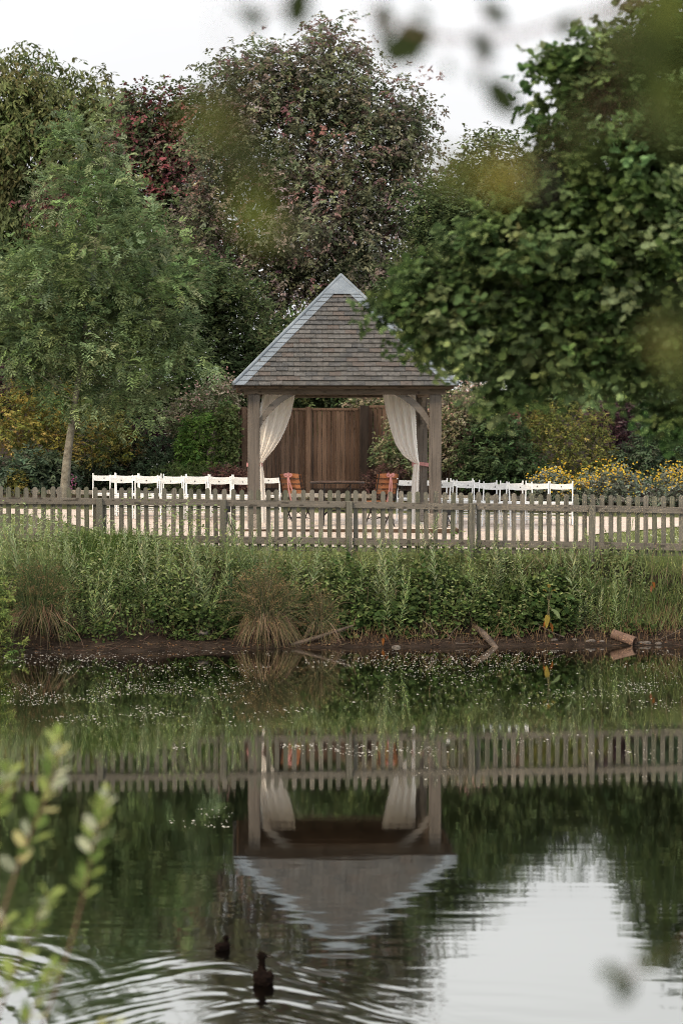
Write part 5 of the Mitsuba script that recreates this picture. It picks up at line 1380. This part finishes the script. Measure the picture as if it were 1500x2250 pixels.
DG, DL, DO, DY = (.075, .11, .042), (.13, .17, .08), (.20, .075, .022), (.26, .19, .05)
dock(312, 1345, 37.15, 'dock plant with large hanging leaves and a pink brown dead leaf, left of centre', [(.22, -.7, .6, .3, DL), (.20, .2, .8, .5, DL), (.24, .5, .6, .6, DG), (.18, -.3, .5, .7, DG), (.16, .1, .9, -.7, (.28, .12, .075))], 1)
dock(425, 1350, 37.2, 'dock plant with glossy dark leaves and one orange dead leaf', [(.24, -.2, .8, .5, DG), (.22, .5, .7, .4, DG), (.26, .1, .6, .9, DL), (.20, -.6, .5, .6, DG), (.15, -.4, .9, -.6, DO), (.22, .35, .8, .2, DG)], 2)
dock(1205, 1330, 37.45, 'dock plant with yellow and orange dying leaves near the sloping log', [(.20, -.2, .8, -.5, (.22, .17, .04)), (.22, .5, .7, -.2, DL), (.14, .0, .6, .9, DY), (.13, -.5, .6, .7, DY), (.12, .5, .6, .7, DY), (.12, .3, .9, -.9, DO), (.10, -.6, .9, -.8, DO)], 3)
dock(1432, 1262, 38.1, 'tall dock stem with red orange dead leaves at the right end of the bank', [(.11, .1, .9, -.4, DO), (.10, -.2, .9, -.6, (.2, .09, .05)), (.14, .5, .6, .6, DL), (.13, -.5, .6, .9, DL), (.12, .2, .5, 1.2, DL)], 4)
dock(843, 1372, 37.3, 'small dock with one bright orange dead leaf at the bare bank face', [(.10, -.1, .9, -.7, DO), (.09, .4, .9, -.5, (.12, .045, .025)), (.16, .0, .8, .3, DG), (.15, -.6, .6, .3, DG)], 5)
sb = thing('leafy_shrub', 'yellow green leafy bush at the left end of the water edge', 'shrub')
r = np.random.default_rng(131)
P, O, _ = shell_points(px_ells([(0, 1350, 28, 60), (15, 1420, 42, 28), (-40, 1380, 60, 70), (10, 1290, 25, 40)], 35.75), 300, r)
part(sb, 'foliage', leaf_mesh([sprays(P, O, r, 2, 6, 0.09, 0.055, 0.022, [(.075, .095, .03), (.095, .115, .036), (.055, .078, .025)], 'oval')]))
b = at(-40, 1450, 35.8); b[2] = 0.0
part(sb, 'stem', mikit.ply(cat(*[tube(bez(b, (b + p) / 2, p, 5), np.linspace(.012, .003, 5), 5) for p in P[:14]]), 'bark_mat'))

# ------------------------------------------------------------------ out of focus shrub on the near bank, lower left
FD = 5.5
ws = thing('willow_shrub', 'blurred sunlit shrub with oval yellow green leaves on the near bank, lower left', 'shrub')
r = np.random.default_rng(151)
lt, lf = LEAF['round']
lv = np.array([[a, b * 0.98, c * 0.6] for a, b, c in lt])
LCOL = [[(.29, .36, .11), (.35, .41, .14)], [(.50, .53, .36), (.58, .60, .44)], [(.17, .25, .07), (.22, .29, .08)], [(.50, .47, .22), (.44, .43, .20)],
        [(.032, .044, .018), (.05, .066, .024)], [(.10, .11, .03), (.17, .155, .04)], [(.10, .095, .075), (.11, .13, .035)]]
lbase = []
for i, cs in enumerate(LCOL):
    for c in cs:
        lbase.append((lv, lf, np.array(c)))


def leaf_at(parent, p, d, nrm, L, W, ci):
    d = unit(np.asarray(d, float))
    nrm = np.asarray(nrm, float)
    s = unit(np.cross(nrm, d)); u = np.cross(d, s)
    v, f, c = lbase[ci]
    key = ('m', ci)
    if key not in _leafply:
        _leafply[key] = mikit.ply((v, f), 'leaf', color=np.repeat([c], len(v), 0))
    m = np.eye(4)
    m[:3, 0], m[:3, 1], m[:3, 2], m[:3, 3] = d * L, s * W, u * W, p
    part(parent, 'leaf', placed(_leafply[key], m))


_leafply = {}


def leafy_stem(parent, pix, D, radius, n, L, W, r, weights, tip=True, d_off=0.0, name='stem', t0=0.15):
    """A stem through image positions at depth D, with leaves set round it."""
    pts = np.array([at(q[0], q[1], D + (q[2] if len(q) > 2 else 0)) for q in pix])
    t = np.linspace(0, 1, 24)
    c = np.stack([np.interp(t, np.linspace(0, 1, len(pts)), pts[:, i]) for i in range(3)], -1)
    for _ in range(4):
        c[1:-1] = (c[:-2] + 2 * c[1:-1] + c[2:]) / 4
    part(parent, name, mikit.ply(tube(c, np.linspace(radius, radius * 0.35, 24), 7), 'twig_mat', smooth=50))
    for i in range(n):
        f = t0 + (1 - t0) * (i + 0.5) / n
        k = min(int(f * 23), 22)
        p = c[k] + (c[k + 1] - c[k]) * (f * 23 - k)
        ax = unit(c[k + 1] - c[k])
        a = i * 2.4 + r.normal(0, .35)
        sd = unit(np.cross(ax, [0.0, 1.0, 0.0])); up = np.cross(sd, ax)
        rad = sd * math.cos(a) + up * math.sin(a)
        d = rad + ax * (0.35 + 0.8 * f) + r.normal(0, .15, 3)
        nrm = ax * 0.6 - rad * 0.3 + np.array([-0.25, -0.35, 0.75]) + r.normal(0, .3, 3)
        s = (1.15 - 0.55 * f) * r.uniform(.8, 1.2)
        leaf_at(parent, p + rad * 0.004, d, nrm, L * s, W * s, int(r.choice(8, p=np.repeat(weights, 2) / (2 * sum(weights)))))


wts = [3, 1.5, 3, 0.8]
leafy_stem(ws, [(-150, 2700), (-60, 2300), (-10, 2050), (50, 1870), (100, 1760), (122, 1690), (128, 1615)], FD, 0.0040, 28, 0.060, 0.033, r, wts, t0=0.45)
leafy_stem(ws, [(-100, 2700, .1), (60, 2350), (150, 2100), (188, 1950), (205, 1850), (222, 1790), (238, 1738)], FD - .15, 0.0034, 26, 0.057, 0.031, r, wts, t0=0.45)
leafy_stem(ws, [(-200, 2700, .2), (-120, 2200), (-60, 1950), (-20, 1800), (10, 1730), (20, 1690)], FD + .15, 0.0037, 24, 0.057, 0.031, r, wts, t0=0.4)
leafy_stem(ws, [(-160, 2700), (-60, 2350), (10, 2200), (50, 2080), (85, 2010), (110, 1960)], FD - .3, 0.0031, 23, 0.052, 0.029, r, wts, t0=0.4)
leafy_stem(ws, [(-150, 2700), (-20, 2450), (40, 2300), (75, 2210), (105, 2150), (130, 2120)], FD - .2, 0.0028, 19, 0.044, 0.027, r, wts, t0=0.4)
leafy_stem(ws, [(-150, 2700), (0, 2500), (120, 2380), (200, 2290), (250, 2245)], FD - .3, 0.0028, 15, 0.044, 0.027, r, wts, t0=0.4)
leafy_stem(ws, [(-200, 2700), (-120, 2400), (-60, 2180), (-20, 2080), (10, 2020)], FD, 0.0031, 23, 0.053, 0.031, r, wts, t0=0.35)
rt = np.array([[px_to_x(-150, FD), FD, at(-150, 2700, FD)[2]], [px_to_x(-180, FD), FD + .05, 0.9]])
part(ws, 'root_stock', mikit.ply(tube(np.array([rt[0] + [0, 0, .05], (rt[0] + rt[1]) / 2 + [.02, 0, 0], rt[1]]), [.02, .03, .04], 8), 'twig_mat'))

# ------------------------------------------------------------------ very near, strongly blurred twigs hanging into view
r = np.random.default_rng(161)
CC = {'G': 8, 'g': 9, 'o': 10, 'Y': 11, 'p': 12, 'y': 13}


def hanging(label, twig, items, D):
    """Twig through image positions at depth D and leaves (px, py, length px, angle deg, colour)."""
    k = thing('hanging_twig', label, 'twig')
    pts = np.array([at(q[0], q[1], D) for q in twig])
    t = np.linspace(0, 1, 30)
    c = np.stack([np.interp(t, np.linspace(0, 1, len(pts)), pts[:, i]) for i in range(3)], -1)
    for _ in range(3):
        c[1:-1] = (c[:-2] + 2 * c[1:-1] + c[2:]) / 4
    part(k, 'stem', mikit.ply(tube(c, np.linspace(0.0005 * D ** 2, 0.00028 * D ** 2, 30), 6), 'twig_mat', smooth=50))
    for px, py, L, ang, ci in items:
        p = at(px, py, D + r.normal(0, .03))
        a = math.radians(ang)
        d = np.array([math.cos(a), 0.25 * r.normal(), -math.sin(a)])
        Lm = L / FOCAL * D
        j = np.argmin(np.linalg.norm(c - (p - d * Lm * 0.5), axis=1))
        part(k, 'stalk', mikit.ply(tube([c[j], (c[j] + p - d * Lm * .5) / 2 + [0, 0, .002], p - d * Lm * 0.5], 0.0005, 4), 'twig_mat'))
        leaf_at(k, p - d * Lm * 0.5, d, np.array([0.25 * r.normal(), -1.0, 0.45 + 0.2 * r.normal()]), Lm, Lm * 0.62, CC[ci])


hanging('blurred leafy twig crossing the white sky at the top', [(1700, -160), (1420, -10), (1250, 40), (1090, 90), (960, 80), (860, 60), (800, 20)],
        [(895, 98, 135, 150, 'G'), (880, 112, 110, 20, 'G'), (905, 75, 80, 60, 'g'), (840, 60, 60, 90, 'g'), (845, 30, 60, 60, 'G'), (1060, 105, 85, 60, 'G'), (1085, 28, 80, 40, 'G'), (1100, 212, 105, 50, 'G'), (1045, 170, 36, 80, 'g'), (930, 30, 40, 20, 'g'), (985, 150, 30, 60, 'g'), (1240, 60, 60, 100, 'g'), (1350, 90, 70, 60, 'g')], 2.3)
hanging('blurred grey leaves at the top edge left of centre', [(640, -260), (650, -60), (655, 0), (600, 20), (560, 36)], [(556, 36, 65, 60, 'G'), (655, 12, 100, 100, 'G'), (520, 20, 30, 30, 'g')], 2.2)
hanging('very blurred olive and yellow green leaves hanging before the bronze tree', [(560, -500), (520, -200), (490, 60), (500, 220), (540, 360), (575, 480), (650, 520)],
        [(495, 215, 116, 90, 'G'), (450, 265, 123, 200, 'o'), (530, 345, 166, 30, 'G'), (560, 470, 145, 60, 'y'), (655, 510, 72, 20, 'p'), (590, 350, 72, 40, 'g'), (500, 300, 87, 70, 'g')], 1.05)
hanging('very blurred yellow and green leaves hanging before the alder', [(1500, -500), (1420, -150), (1360, 60), (1300, 240), (1180, 360), (1040, 380)],
        [(1000, 372, 100, 30, 'o'), (1110, 415, 90, 160, 'Y'), (1180, 400, 70, 40, 'p'), (1290, 310, 120, 70, 'g'), (1250, 230, 70, 40, 'g'), (1390, 110, 120, 60, 'g'), (1430, 40, 110, 20, 'y'), (1470, 200, 110, 80, 'y'), (1420, 260, 100, 40, 'g'), (1330, 60, 70, 40, 'g'), (1180, 300, 60, 200, 'G'), (1450, 90, 140, 50, 'g'), (1420, 190, 130, 80, 'g'), (1490, 290, 120, 20, 'g'), (1470, 20, 160, 70, 'y'), (1000, 385, 120, 200, 'o'), (1110, 390, 120, 60, 'Y')], 1.05)
hanging('very blurred green leaves at the right edge below the alder crown', [(2050, 420), (1800, 600), (1620, 700), (1480, 770)], [(1470, 760, 130, 20, 'y'), (1500, 840, 110, 40, 'g'), (1490, 690, 90, 10, 'G')], 1.1)
hanging('blurred leaves dipping into view above the pond, lower right', [(1900, 1700), (1700, 1900), (1540, 2050), (1440, 2115), (1370, 2145)], [(1345, 2140, 62, 195, 'g'), (1372, 2175, 70, 120, 'G'), (1425, 2112, 70, 30, 'g'), (1480, 2090, 60, 20, 'G')], 2.0)
